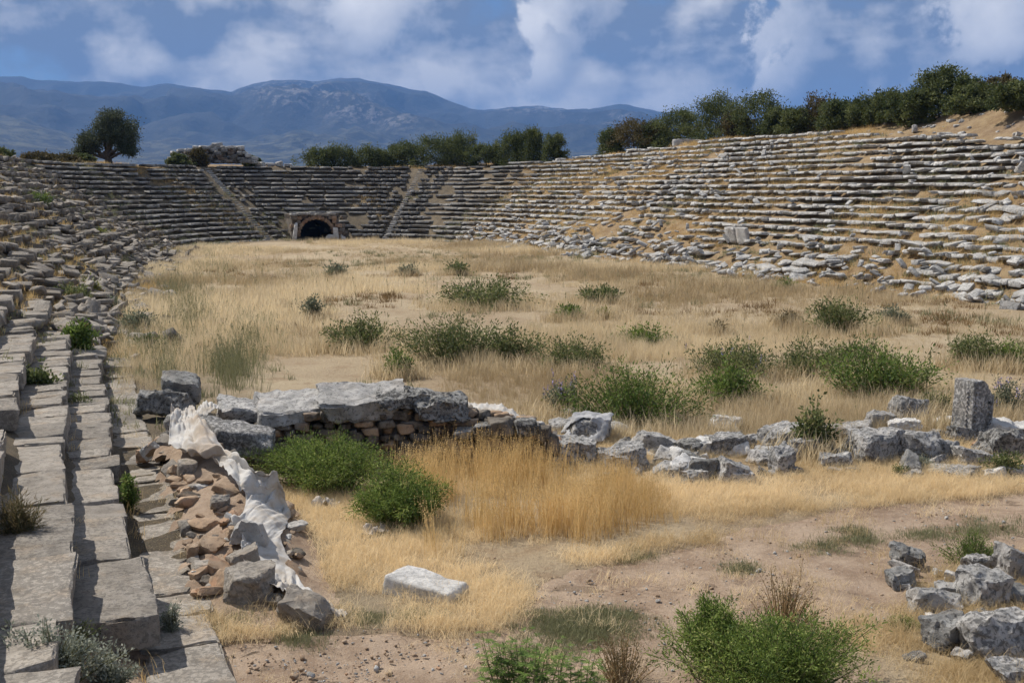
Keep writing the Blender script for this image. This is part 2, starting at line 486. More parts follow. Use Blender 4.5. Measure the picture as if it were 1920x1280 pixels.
# dirt path
PATH = np.array([(-2.2, 8.6), (-1.0, 9.6), (0.4, 10.6), (2.0, 11.9), (4.0, 13.2), (6.3, 14.6), (9.5, 16.0), (14, 17.5)])
PATH = catmull(PATH, 12)
def path_mask(x, y):
    P = np.stack([np.ravel(x), np.ravel(y)], 1)
    d = np.sqrt(((P[:, None] - PATH[None]) ** 2).sum(-1)).min(1).reshape(np.shape(x))
    wdt = 1.08 + .60 * fbm2(x, y, .55, 21, 4)
    m = 1 - sstep(d, wdt * .72, wdt * 1.15)
    e = np.sqrt(((np.asarray(x) + .5) / 3.9) ** 2 + ((np.asarray(y) - 9.3) / 1.45) ** 2)      # bare trampled patch before the seats
    return np.maximum(m, 1 - sstep(e + .25 * fbm2(x, y, .8, 22, 3), .75, 1.1))

# tunnel position
TUN = unproj(594, 449.5, 0.0)
dT, jT = bank_dist(np.array([TUN.x]), np.array([TUN.y])); jT = int(jT[0])
TP = BW[jT]; TN = BN[jT]; TT = BT[jT]

# ---- ground sheet
gx = np.concatenate([np.arange(-62, -14, .6), np.arange(-14, 16, .3), np.arange(16, 72.1, .6)])
gy = np.concatenate([np.arange(-22, 4, .6), np.arange(4, 30, .3), np.arange(30, 150.1, .6)])
GX, GY = np.meshgrid(gx, gy)
GZ = terrain(GX, GY)
pm = path_mask(GX, GY)
GZ = GZ - .045 * pm + .02 * fbm2(GX, GY, 1.7, 31, 3)
Vg = np.stack([GX, GY, GZ], -1).reshape(-1, 3)
ny, nx = GX.shape
ii = np.arange((ny - 1) * nx).reshape(ny - 1, nx)[:, :-1].ravel()
Fg = np.stack([ii, ii + 1, ii + nx + 1, ii + nx], 1)
cen = Vg[Fg].mean(1)[:, :2]
rel_ = cen - TP
ta, tb = rel_ @ TT, rel_ @ TN
keep = ~((np.abs(ta) < 1.35) & (tb > -.5) & (tb < 4.4))
Fg = Fg[keep]
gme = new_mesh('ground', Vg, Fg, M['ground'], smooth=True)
dG, jG = bank_dist(GX, GY)
bk = sstep(dG, -3.0, .3)
er = np.clip(sstep(dG, 13.5, 15.5) * (BUV[jG, 1] > 19) * sstep(BUV[jG, 0], 60, 50) * 1.0, 0, 1) * sstep(fbm2(GX, GY, .2, 12, 3), -.5, .2)
shd = np.where(BUV[jG, 1] < 20, 1.0, sstep(BUV[jG, 0], 88, 99)) * sstep(13.5 - dG, 0, 2.5)  # where shade is painted into the soil: left and far banks
for nm, val in (('bank_shade', shd), ('bank', bk), ('earth', np.maximum(er, pm))):
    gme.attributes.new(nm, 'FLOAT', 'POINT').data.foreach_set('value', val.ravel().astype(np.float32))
tag(link('ground', gme), kind='structure')

# ---- dirt path sheet
px_ = np.arange(-7, 18, .14); py_ = np.arange(5, 21, .14)
PX, PY = np.meshgrid(px_, py_)
m2 = path_mask(PX, PY)
PZ = terrain(PX, PY) - .045 * m2 + .02 * fbm2(PX, PY, 1.7, 31, 3) + .014 * fbm2(PX, PY, 3.2, 33, 4) + np.where(m2 > .35, .012, 0) - .06 * (1 - sstep(m2, .15, .5))
ny, nx = PX.shape
ii = np.arange((ny - 1) * nx).reshape(ny - 1, nx)[:, :-1].ravel()
Fp = np.stack([ii, ii + 1, ii + nx + 1, ii + nx], 1)
Fp = Fp[(m2.ravel()[Fp] > .08).all(1)]
used, inv = np.unique(Fp, return_inverse=True)
tag(link('dirt_path', new_mesh('dirt_path', np.stack([PX, PY, PZ], -1).reshape(-1, 3)[used], inv.reshape(Fp.shape), M['dirt'], smooth=True)), kind='structure')

# ---- far plain and mountains
ang = np.linspace(0, 2 * math.pi, 97)[:-1]
rad = np.array([0, 60, 150, 400, 1000, 2500, 6000, 13000.0])
Vp = np.array([(r * math.cos(a), r * math.sin(a), -4.2) for r in rad for a in ang])
Fpl = np.array([(i * 96 + k, i * 96 + (k + 1) % 96, (i + 1) * 96 + (k + 1) % 96, (i + 1) * 96 + k) for i in range(1, len(rad) - 1) for k in range(96)])
tag(link('plain', new_mesh('plain', Vp, Fpl[:, ::-1], M['plain'])), kind='structure')

SKYL = np.array([(-700, 170), (-400, 150), (-150, 150), (0, 146), (50, 144), (75, 150), (120, 152), (170, 153), (235, 155), (275, 162), (320, 157), (345, 160), (380, 165), (440, 174), (480, 160),
                 (520, 152), (550, 150), (590, 154), (640, 148), (680, 150), (730, 158), (770, 170), (800, 172), (850, 190), (880, 202), (910, 208), (950, 203),
                 (990, 200), (1050, 204), (1100, 205), (1140, 200), (1160, 197), (1200, 204), (1240, 210), (1290, 214), (1400, 225), (1600, 215), (1900, 225), (2300, 205), (2700, 215)], float)
R0, R1, RB = 3200.0, 9200.0, 11500.0
na, nr = 620, 110
azs = np.linspace(math.radians(-42), math.radians(42), na)
xs = 960 + FPX * np.tan(azs) * (1 / math.cos(PITCH))
hr = np.array([math.tan(math.asin(photo_dir(x, y).z)) for x, y in zip(xs, np.interp(xs, SKYL[:, 0], SKYL[:, 1]))])
rr = np.concatenate([np.linspace(R0, R1, nr - 22), np.linspace(R1, RB, 23)[1:]])
A2, R2 = np.meshgrid(azs, rr)
XX, YY = R2 * np.sin(A2), R2 * np.cos(A2)
tt = np.clip((R2 - R0) / (R1 - R0), 0, 1)
ridge = 1 - np.abs(fbm2(XX, YY, .00075, 41, 5, .55))
ridge2 = 1 - np.abs(fbm2(XX, YY, .0022, 45, 4, .5))
base = hr[None] * R1 * (0.10 * sstep(tt, 0, .15) + .90 * tt ** 1.35)
hgt = base * (1 + (.75 * (ridge - .6) + .25 * (ridge2 - .6)) * (4 * tt * (1 - tt)) ** .8 * .9)
hgt = np.minimum(hgt, hr[None] * R2 * (.90 + .1 * tt))
back = np.clip((R2 - R1) / (RB - R1), 0, 1)
hgt = hgt * (1 - back) + 12 * fbm2(XX, YY, .006, 51, 4) * sstep(tt, .1, .9) + CZ
hgt = np.where(tt < .02, -8, hgt)
Vm = np.stack([XX, YY, hgt], -1).reshape(-1, 3)
ii = np.arange((nr - 1) * na).reshape(nr - 1, na)[:, :-1].ravel()
mm = new_mesh('mountain_range', Vm, np.stack([ii, ii + 1, ii + na + 1, ii + na], 1), M['mountain'], smooth=True)
PXM = 960 + FPX * np.tan(A2); ELV = (hgt - CZ) / R2
rock = np.zeros_like(hgt)
for (cx, cy, sx, sy) in ((570, 180, 95, 30), (660, 205, 60, 22), (510, 158, 20, 10), (720, 225, 70, 18), (1000, 208, 90, 8), (1150, 225, 60, 10)):
    rock = np.maximum(rock, np.exp(-((PXM - cx) / sx) ** 2 - ((ELV * FPX - (357 - cy)) / sy) ** 2))
mm.attributes.new('rock', 'FLOAT', 'POINT').data.foreach_set('value', np.clip(rock * 1.3, 0, 1).ravel().astype(np.float32))
mm.attributes.new('field', 'FLOAT', 'POINT').data.foreach_set('value', (1 - sstep(tt, .25, .5)).ravel().astype(np.float32))
tag(link('mountain_range', mm), kind='structure')

# ---- the air
bm_v = [(x, y, z) for z in (-9.0, 1060.0) for x, y in ((-13500, -13500), (13500, -13500), (13500, 13500), (-13500, 13500))]
hz = new_mesh('haze', bm_v, [(0, 3, 2, 1), (4, 5, 6, 7), (0, 1, 5, 4), (1, 2, 6, 5), (2, 3, 7, 6), (3, 0, 4, 7)])
hm = bpy.data.materials.new('haze_air'); hm.use_nodes = True
H = NT(hm.node_tree); H.n.clear()
ho = H.node('ShaderNodeOutputMaterial'); hv = H.node('ShaderNodeVolumePrincipled')
hv.inputs['Color'].default_value = (0.22, 0.46, 1.0, 1)
hv.inputs['Density'].default_value = 1.1e-4
hv.inputs['Anisotropy'].default_value = 0.0
H.l.new(hv.outputs[0], ho.inputs['Volume'])
hz.materials.append(hm)
tag(link('haze', hz), label='pale blue haze over the whole valley', cat='haze', kind='stuff')

# ------------------------------------------------------------------ stone shapes
def boxgrid(nx, ny, nz):
    """surface grid of the cube [-1,1]^3"""
    idx = {}; V = []; F = []
    def vid(i, j, k):
        key = (i, j, k)
        if key not in idx:
            idx[key] = len(V); V.append((2 * i / nx - 1, 2 * j / ny - 1, 2 * k / nz - 1))
        return idx[key]
    for i in range(nx):
        for j in range(ny):
            F.append((vid(i, j, 0), vid(i, j + 1, 0), vid(i + 1, j + 1, 0), vid(i + 1, j, 0)))
            F.append((vid(i, j, nz), vid(i + 1, j, nz), vid(i + 1, j + 1, nz), vid(i, j + 1, nz)))
    for i in range(nx):
        for k in range(nz):
            F.append((vid(i, 0, k), vid(i + 1, 0, k), vid(i + 1, 0, k + 1), vid(i, 0, k + 1)))
            F.append((vid(i, ny, k), vid(i, ny, k + 1), vid(i + 1, ny, k + 1), vid(i + 1, ny, k)))
    for j in range(ny):
        for k in range(nz):
            F.append((vid(0, j, k), vid(0, j, k + 1), vid(0, j + 1, k + 1), vid(0, j + 1, k)))
            F.append((vid(nx, j, k), vid(nx, j + 1, k), vid(nx, j + 1, k + 1), vid(nx, j, k + 1)))
    return np.array(V, float), np.array(F)

_bg = {}
def bgrid(*n):
    if n not in _bg: _bg[n] = boxgrid(*n)
    v, f = _bg[n]
    return v.copy(), f

def n3(P, s, seed, octs=3):
    return np.stack([fbm(P * s + o, seed + 7 * i, octs) for i, o in enumerate((0., 31.7, 63.1))], -1)

def slab(L, D, T, seed, res=(12, 6, 4), rnd=.03, amp=.025, sc=2.2, corner=.06):
    """a worn squared block, centred, size L x D x T"""
    r = np.random.default_rng(seed)
    v, f = bgrid(*res)
    half = np.array([L, D, T]) / 2
    for ax in range(3):                                        # a tight ring of faces beside every edge keeps the arris crisp
        if res[ax] < 3: continue
        inner = 1 - 2 / res[ax]
        e = 1 - min(rnd / half[ax], .3)
        c = v[:, ax]; v[:, ax] = np.where(np.abs(c) > inner + 1e-6, c, c / inner * e)
    # uneven outline: shift the eight corners
    cj = r.uniform(-corner, corner, (2, 2, 2, 3)) * np.array([1, .8, .5]) * min(L, D) * .6
    a = (v + 1) / 2
    P = v * half
    for i in (0, 1):
        for j in (0, 1):
            for k in (0, 1):
                w = (a[:, 0] if i else 1 - a[:, 0]) * (a[:, 1] if j else 1 - a[:, 1]) * (a[:, 2] if k else 1 - a[:, 2])
                P += w[:, None] * cj[i, j, k]
    # worn edges
    d = half - np.abs(v * half)
    near = (d < 1e-5).astype(float)
    cnt = (near.sum(1) > 1.5).astype(float)
    chip = .35 + 2.6 * np.clip(fbm(P * 3.7 + seed * 1.37, seed, 3), 0, 1)
    P -= np.sign(v) * near * (cnt * rnd * .6 * chip)[:, None]
    P += n3(P + seed * 3.1, sc, seed) * amp + n3(P + seed * 1.7, sc * 4, seed + 5, 2) * amp * .35
    return P, f

def rock(w, d, h, seed, res=11, planes=9, block=.6, amp=.04):
    """a broken block: a star-shaped cut body with planar faces, size w x d x h, resting at z=0"""
    r = np.random.default_rng(seed)
    v, f = bgrid(res, res, res)
    dv = v / np.linalg.norm(v, axis=1)[:, None]
    pl = []
    for ax in range(3):
        for s in (-1, 1):
            nn = np.zeros(3); nn[ax] = s
            nn = nn + r.normal(0, .16, 3); pl.append((nn / np.linalg.norm(nn), r.uniform(.85, 1.0)))
    for _ in range(planes):
        nn = r.normal(0, 1, 3); nn /= np.linalg.norm(nn)
        pl.append((nn, r.uniform(.86, 1.12) * (1 + .35 * block)))
    rad = np.full(len(dv), 9.0)
    for nn, hh in pl:
        q = dv @ nn
        rad = np.minimum(rad, np.where(q > .05, hh / np.maximum(q, .05), 9))
    P = dv * rad[:, None]
    lo, hi = P.min(0), P.max(0)
    P = (P - (lo + hi) / 2) / (hi - lo) * np.array([w, d, h])
    s = min(w, d, h)
    P += n3(P + seed * 2.3, 2.2 / s, seed) * amp * s + n3(P + seed, 5.5 / s, seed + 3, 2) * amp * .6 * s + (n3(P + seed * 1.9, 12.0 / s, seed + 4, 2) * amp * .35 * s if res > 9 else 0)
    P[:, 2] += h / 2
    return P, f

def rotm(rx=0, ry=0, rz=0): return np.array(Euler((rx, ry, rz)).to_matrix())

# ------------------------------------------------------------------ seating banks
arc = np.concatenate([[0], np.cumsum(np.linalg.norm(np.diff(BW, axis=0), axis=1))])
j_left_end = int(np.argmin(np.abs(BUV[:, 0] - 90.5) + np.where(BUV[:, 1] > 15, 99, 0)))
j_right_start = int(np.argmin(np.abs(BUV[:, 0] - 93.5) + np.where(BUV[:, 1] < 20, 99, 0)))

def stair_index(px, py):
    p = unproj(px, py, 0.0); d, j = bank_dist(np.array([p.x]), np.array([p.y])); return int(j[0])
STAIRS = [(stair_index(474, 449), .5), (stair_index(735, 447), .5)]
STAIRS = [(arc[j], w) for j, w in STAIRS]

NROWJ = nrow(np.arange(len(BUV)))
BLK = []     # dict per seat block
def chaos_of(bank, u, k, n):
    if bank == 'left':
        if u < 27: return .06 + .05 * max(0, k - 3) + .04 * n
        return float(np.clip(.25 + (u - 27) * .03, .2, .68) + .15 * n - .25 * sstep(u, 78, 88))
    if bank == 'far':
        return .06 + .06 * n
    c = .27 + .42 * n + .42 * sstep(6 - k, 0, 5) + .16 * sstep(66 - u, 0, 25) - .20 * sstep(k, 8, 14)
    return float(np.clip(c * sstep(94 - u, -4, 10) + .08, .05, .95))

for k in range(NRMAX):
    d = k * TREAD
    P = BW + BN * d
    N61 = fbm2(P[:, 0], P[:, 1], .12, 61, 3); N71 = fbm2(P[:, 0], P[:, 1], .28, 71, 3); N66 = fbm2(P[:, 0], P[:, 1], .2, 66, 2); N77 = fbm2(P[:, 0], P[:, 1], .35, 77, 2)
    al = np.concatenate([[0], np.cumsum(np.linalg.norm(np.diff(P, axis=0), axis=1))])
    s = 0.0
    while s < al[-1] - 1:
        i = int(np.searchsorted(al, s)); i = min(i, len(P) - 1)
        u, v = BUV[i]
        bank = 'left' if i < j_left_end else ('far' if i < j_right_start else 'right')
        x, y = P[i]
        ch = chaos_of(bank, u, k, N61[i])
        if bank == 'left' and u < 27: L = random.choice([random.uniform(.6, 1.1), random.uniform(1.3, 2.0)]) if u < 17 else random.uniform(.4, 1.0)
        elif bank == 'far': L = random.uniform(.8, 1.9)
        else: L = random.choice([random.uniform(.35, .7), random.uniform(.6, 1.4)]) * (1 - .25 * ch)
        if bank != 'left' and any(abs(arc[i] + L / 2 - a) < 2.2 for a, w in STAIRS): L = min(L, .42)
        sm = s + L / 2
        s += L + (random.uniform(.005, .02) if ch < .3 else random.uniform(.0, .12) * ch)
        i = min(int(np.searchsorted(al, sm)), len(P) - 1)
        x, y = float(np.interp(sm, al, P[:, 0])), float(np.interp(sm, al, P[:, 1]))
        if k > NROWJ[i] + .5 * N66[i]: continue
        pr = proj((x, y, k * RISE))
        if not (-250 < pr[0] < 2170 and -50 < pr[1] < 1420) or pr[2] < 5: continue
        if bank == 'left' and u < 8.7 + (0.25 if k == 0 else 0) - .9 * max(0, k - 1): continue
        if k == 0 and bank == 'left' and u > 30 and random.random() < .6: continue
        # aisles
        if any(abs(arc[i] - a) < w * .42 + L * .32 for a, w in STAIRS): continue
        rel2 = np.array([x, y]) - TP
        if abs(rel2 @ TT) < 2.05 + L * .42 and k < 6 and bank == 'far': continue
        if bank == 'far' and k in (6, 5, 4) and 2.0 < rel2 @ TT < 5.2 and random.random() < .75: continue
        miss = {'left': .02 + .14 * max(0, ch - .25), 'far': .03, 'right': .01 + .22 * ch}[bank]
        gapn = N71[i]
        if bank != 'far' and ch > .25 and gapn > .42 - .2 * ch: miss += .45
        if bank == 'far' and gapn > .55: miss += .3
        if random.random() < miss: continue
        yaw = math.atan2(float(np.interp(sm, al, BT[:, 1])), float(np.interp(sm, al, BT[:, 0])))
        BLK.append(dict(k=k, bank=bank, L=L * (random.uniform(.975, .995) if ch < .12 else random.uniform(.93, .995)), ch=ch, x=x, y=y, N=BN[i], yaw=yaw, u=u, pr=pr, i=i, tn=N77[i]))

banks = {}
for nm, lab in (('left', 'ruined grey marble seating rows climbing along the left edge of the arena'),
                ('far', 'dark curved marble seating rows at the far end round the arched tunnel'),
                ('right', 'broken pale marble seating rows with straw along the right side')):
    o = empty('seating_bank', tuple(map(float, {'left': BW[200], 'far': BW[jT], 'right': BW[380]}[nm])) + (0.0,))
    tag(o, lab, 'seating', 'banks of the stadium')
    banks[nm] = o
bank_loc = {k: np.array(o.location) for k, o in banks.items()}
bmat = {'left': M['seat'], 'far': M['farseat'], 'right': M['bank']}

VAR = []
for q in range(14):
    P, f = slab(1, 1, 1, 100 + q, res=(5, 4, 3), rnd=.035, amp=.035, sc=2.0, corner=.22)
    VAR.append((P, f))
for q in range(8):                                             # broken ones
    P, f = rock(1, 1, 1, 160 + q, res=4, planes=4, block=.0, amp=.06); P[:, 2] -= .5
    VAR.append((P, f))
var_me = {nm: [new_mesh('seat_block', P, f, bmat[nm], smooth=False) for P, f in VAR] for nm in banks}
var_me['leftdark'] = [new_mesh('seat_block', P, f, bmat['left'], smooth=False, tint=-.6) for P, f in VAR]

rest = {nm: [] for nm in banks}
made = {nm: 0 for nm in banks}
def rank_key(b): return -(b['L'] / b['pr'][2]) * (1 if -20 < b['pr'][0] < 1940 and b['pr'][1] < 1290 else .3)
for nm in banks:
    bl = sorted([b for b in BLK if b['bank'] == nm], key=rank_key)
    for q, b in enumerate(bl):
        ch = b['ch']; k = b['k']
        nearb = nm == 'left' and b['u'] < 27
        T = random.uniform(.26, .34) if nearb else random.uniform(.14, .20)
        if k == 0 and nearb: T = .12
        D = (TREAD + random.uniform(.05, .14)) if not (nearb and k == 0) else random.uniform(.62, .74)
        if ch > .4: D = random.uniform(.5, .8); T = random.uniform(.13, .24)
        if nm == 'left' and not nearb: T = random.uniform(.20, .34); cz_up = random.uniform(0, .08)
        else: cz_up = 0.0
        if nm == 'far': T = random.uniform(.17, .23)
        topz = .10 + k * RISE if not (nearb and k == 0) else .07
        tn = b['tn']
        tilt = (.12 + .30 * tn + random.gauss(0, .10)) * ch - .02                # nose down towards the arena, alike among neighbours
        side = random.gauss(0, .10) * ch; yaw = random.gauss(0, .14) * ch
        if ch > .6 and random.random() < .14: yaw += random.uniform(-.9, .9); tilt += random.uniform(-.2, .4); topz += .06
        N = b['N']
        fwd = random.uniform(-.05, .06) + random.gauss(0, .12) * ch; yaw += random.gauss(0, .012); tilt += random.gauss(0, .012); side += random.gauss(0, .006)
        cx = b['x'] + N[0] * (D / 2 - .06 - fwd); cy = b['y'] + N[1] * (D / 2 - .06 - fwd)
        cz = topz - T / 2 + cz_up + random.gauss(0, .007 if nearb else .02) + random.gauss(0, .05) * ch - .04 * ch
        if nearb and k > 0: cz += .01
        # local x along the row, local y outward
        Rm = Matrix.Rotation(b['yaw'] + yaw, 4, 'Z') @ Matrix.Rotation(tilt, 4, 'X') @ Matrix.Rotation(side, 4, 'Y')
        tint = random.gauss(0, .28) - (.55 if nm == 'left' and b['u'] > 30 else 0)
        if nearb and q < 300:
            P, f = slab(b['L'], D, T, 1000 + q, res=(26, 10, 5), rnd=.026, amp=.020, sc=2.0, corner=.10)
            me = new_mesh('seat_block', P, f, bmat[nm], smooth=35, tint=tint)
            o = link('seat_block', me, banks[nm])
            o.matrix_local = Matrix.Translation(Vector((cx, cy, cz)) - Vector(bank_loc[nm])) @ Rm
            made[nm] += 1
        elif q < 300:
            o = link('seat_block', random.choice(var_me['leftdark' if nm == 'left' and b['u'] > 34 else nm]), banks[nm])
            o.matrix_local = Matrix.Translation(Vector((cx, cy, cz)) - Vector(bank_loc[nm])) @ Rm @ Matrix.Diagonal((b['L'], D, T, 1))
        else:
            P, f = VAR[random.randrange(len(VAR))]
            R3 = np.array(Rm.to_3x3())
            Q = (P * np.array([b['L'], D, T])) @ R3.T + np.array([cx, cy, cz]) - bank_loc[nm]
            rest[nm].append((Q, f, tint))
# loose pieces tumbled between and below the rows
for nm, n_, ranges in (('right', 560, (30, 92)), ('left', 420, (30, 88))):
    for _ in range(n_):
        u = random.uniform(*ranges)
        cand = np.where((BUV[:, 1] > 19) if nm == 'right' else (BUV[:, 1] < 14))[0]
        i = cand[np.argmin(np.abs(BUV[cand, 0] - u))]
        d = random.choice([random.uniform(-1.6, 3.0), random.uniform(-.5, 13), random.uniform(-.5, 12), random.uniform(-.6, 1.5)])
        if nm == 'right' and d < 0 and u > 80: continue
        x, y = BW[i] + BN[i] * d + BT[i] * random.uniform(-.4, .4)
        if not -200 < proj((x, y, 1))[0] < 2120: continue
        s = random.uniform(.10, .34) if d > 2 else random.uniform(.14, .42)
        P, f = VAR[random.randrange(len(VAR))]
        R3 = rotm(random.gauss(0, .35), random.gauss(0, .35), random.uniform(0, 6.3))
        z = max(0, d) * RISE / TREAD + .08 + .1 * s
        rest[nm].append(((P * np.array([s * 1.7, s, s * .45])) @ R3.T + np.array([x, y, z]) - bank_loc[nm], f, random.gauss(0, .3)))
# stones strewn on the bare mound above the right rows
for _ in range(110):
    cand_ = np.where(BUV[:, 1] > 19)[0]
    i = cand_[np.argmin(np.abs(BUV[cand_, 0] - random.uniform(38, 64)))]
    x, y = BW[i] + BN[i] * (NROWJ[i] * TREAD + random.uniform(.6, 8)) + BT[i] * random.uniform(-.5, .5)
    s_ = random.uniform(.08, .32)
    P, f = VAR[random.randrange(len(VAR))]
    rest['right'].append(((P * np.array([s_ * 1.5, s_, s_ * .7])) @ rotm(random.gauss(0, .3), random.gauss(0, .3), random.uniform(0, 6)).T + np.array([x, y, tz(x, y) + .1 * s_]) - bank_loc['right'], f, random.gauss(0, .3)))
# aisle steps
for a, w in STAIRS:
    for k in range(NR * 2 - 1):
        i = int(np.searchsorted(arc, a)); d = k * TREAD / 2
        nm = 'left' if i < j_left_end else ('far' if i < j_right_start else 'right')
        x, y = BW[i] + BN[i] * (d + .14)
        P, f = VAR[k % len(VAR)]
        R3 = rotm(0, 0, math.atan2(BT[i, 1], BT[i, 0]))
        rest[nm].append(((P * np.array([w, .3, .16])) @ R3.T + np.array([x, y, d * RISE / TREAD - .235]) - bank_loc[nm], f, .9))
def join_list(L):
    Vs, Fs, Ts, o = [], [], [], 0
    for Q, f, ti in L:
        Vs.append(Q); Fs.append(f + o); Ts.append(np.full(len(Q), ti)); o += len(Q)
    return np.concatenate(Vs), np.concatenate(Fs), np.concatenate(Ts)
for nm in banks:
    if rest[nm]:
        V_, F_, T_ = join_list(rest[nm])
        tag(link('seat_blocks', new_mesh('seat_blocks', V_, F_, bmat[nm], tint=T_), banks[nm]), kind='stuff')

# upright panel in the right bank
p = unproj(1672, 432, 1.9); dd, jj = bank_dist(np.array([p.x]), np.array([p.y])); jj = int(jj[0])
for off, wd in ((-.55, 1.0), (.55, 1.0)):
    P, f = slab(wd, .2, .85, 55 + int(off * 10), res=(8, 3, 8), rnd=.02, amp=.015)
    q = BW[jj] + BN[jj] * 4 * TREAD + BT[jj] * off
    o = link('upright_panel', new_mesh('upright_panel', P, f, M['bank'], smooth=True, tint=.35), banks['right'])
    o.matrix_local = Matrix.Translation(Vector((q[0], q[1], 4 * RISE + .30)) - Vector(bank_loc['right'])) @ Matrix.Rotation(math.atan2(BT[jj, 1], BT[jj, 0]), 4, 'Z') @ Matrix.Rotation(.2, 4, 'X')

# ------------------------------------------------------------------ arched tunnel at the far end
tun = empty('arched_tunnel', (float(TP[0]), float(TP[1]), 0.0))
tun.rotation_euler = (0, 0, math.atan2(TT[1], TT[0]))      # local x along the wall, local y into the bank
tag(tun, 'dark round-arched tunnel mouth in the far seating bank', 'tunnel')
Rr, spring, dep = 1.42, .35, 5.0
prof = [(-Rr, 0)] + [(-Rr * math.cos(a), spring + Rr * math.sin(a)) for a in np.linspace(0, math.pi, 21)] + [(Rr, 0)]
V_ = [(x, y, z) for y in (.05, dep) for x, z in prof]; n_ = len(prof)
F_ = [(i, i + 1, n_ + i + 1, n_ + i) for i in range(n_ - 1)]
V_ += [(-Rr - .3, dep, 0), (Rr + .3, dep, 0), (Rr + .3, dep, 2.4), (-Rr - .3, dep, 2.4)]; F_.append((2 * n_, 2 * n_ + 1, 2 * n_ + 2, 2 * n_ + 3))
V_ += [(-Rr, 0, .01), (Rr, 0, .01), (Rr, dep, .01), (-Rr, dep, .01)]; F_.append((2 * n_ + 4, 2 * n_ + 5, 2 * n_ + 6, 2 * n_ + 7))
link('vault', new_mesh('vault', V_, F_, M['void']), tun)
V_ = []; F_ = []
for (x0, x1, z0, z1, y0, y1) in ((-Rr - .6, -Rr - .02, 0, 2.2, .1, dep), (Rr + .02, Rr + .6, 0, 2.2, .1, dep), (-Rr - .6, Rr + .6, spring + Rr + .02, spring + Rr + .4, .1, dep)):
    o_ = len(V_)
    V_ += [(x, y, z) for z in (z0, z1) for x, y in ((x0, y0), (x1, y0), (x1, y1), (x0, y1))]
    F_ += [tuple(o_ + i for i in q) for q in ((0, 3, 2, 1), (4, 5, 6, 7), (0, 1, 5, 4), (1, 2, 6, 5), (2, 3, 7, 6), (3, 0, 4, 7))]
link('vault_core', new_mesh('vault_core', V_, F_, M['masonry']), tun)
for i, a in enumerate(np.linspace(.06, math.pi - .06, 17)):          # arch stones
    P, f = slab(.30, .34, .34, 300 + i, res=(3, 3, 3), rnd=.03, amp=.02)
    R3 = rotm(0, -(a - math.pi / 2), 0)
    c_ = np.array([-(Rr + .14) * math.cos(a), -.05, spring + (Rr + .14) * math.sin(a)])
    link('arch_stone', new_mesh('arch_stone', P @ R3.T + c_, f, M['brick'], tint=random.gauss(0, .3)), tun)
for row in range(6):                                                  # spandrel masonry either side
    z = .18 + row * .34
    x = -2.15
    while x < 2.3:
        w_ = random.uniform(.3, .55)
        if math.hypot(x + w_ / 2, max(0, z - spring)) > Rr + .34 + w_ * .3 and not (z > 1.5 and abs(x + w_ / 2) > 1.7 and random.random() < .55):
            P, f = slab(w_, .42, .33, 340 + row * 20 + int(x * 7), res=(4, 3, 3), rnd=.03, amp=.025)
            link('facing_stone', new_mesh('facing_stone', P @ rotm(random.gauss(0, .06), random.gauss(0, .06), random.gauss(0, .08)).T + np.array([x + w_ / 2, .05 + random.gauss(0, .05), z]), f, M['masonry'] if random.random() < .6 else M['brick'], tint=random.gauss(0, .35)), tun)
        x += w_
x = -2.2
for w_ in (.6, .95, .5, 1.2, .55):                                    # capping course
    P, f = slab(w_, .6, .2, 390 + int(w_ * 100), res=(6, 4, 2), rnd=.03, amp=.03)
    link('capping_stone', new_mesh('capping_stone', P @ rotm(0, random.gauss(0, .07), random.gauss(0, .1)).T + np.array([x + w_ / 2, .02, 2.2 + random.uniform(-.1, .06)]), f, M['farseat'], tint=.4), tun)
    x += w_ + .02
TR = np.array([[TT[0], TN[0], 0], [TT[1], TN[1], 0], [0, 0, 1]])
def tun_world(x, y, z): return TR @ np.array([x, y, z]) + np.array([TP[0], TP[1], 0])

def rock_thing(name, loc, w, d, h, seed, mat, label, cat, group=None, rot=(0, 0, 0), sink=.08, res=11, amp=.04, planes=9, block=.6, tint=0.0):
    P, f = rock(w, d, h, seed, res, planes, block, amp)
    P[:, 2] -= sink * h
    me = new_mesh(name, P, f, mat, smooth=32, tint=tint)
    o = link(name, me, None, loc, rot)
    tag(o, label, cat, group)
    return o

for (x, y, w, d, h, sd, lab, ry) in ((-1.95, -.35, .35, .5, 1.65, 11, 'tall white block leaning against the left jamb of the tunnel', .12),
                                     (1.62, -.55, .5, .45, 1.15, 12, 'upright white block at the right jamb of the tunnel', -.1),
                                     (1.05, -.8, .8, .5, .5, 13, 'low heap-like white boulder on the right of the tunnel floor', 0),
                                     (2.1, -.8, .45, .4, .4, 14, 'small white boulder outermost right of the tunnel mouth', .3)):
    q = tun_world(x, y, 0)
    rock_thing('marble_block', (q[0], q[1], tz(q[0], q[1])), w, d, h, sd, M['white'], lab, 'stone', 'blocks at the tunnel mouth', (0, ry, tun.rotation_euler.z), res=6)

# ------------------------------------------------------------------ fallen blocks, surveyed on the ground: (centre column, foot row, width, top row) in the photo
def placed(px, pyb, wpx, pyt, lift=0.0):
    """position, width and height of something standing at a ground point"""
    d = photo_dir(px, pyb)
    Y = np.concatenate([np.arange(6, 40, .08), np.arange(40, 125, .3)])
    X, Z = d.x / d.y * Y, CZ + d.z / d.y * Y
    k = int(np.argmax(Z < terrain(X, Y)))
    if k == 0: k = int(np.argmax(Z < lift + .0)) or len(Y) - 1
    p = Vector((X[k], Y[k], Z[k]))
    f = proj(p)[2]
    return p, wpx * f / FPX, max(.03, (pyb - pyt) * f / FPX / math.cos(PITCH) * .97)

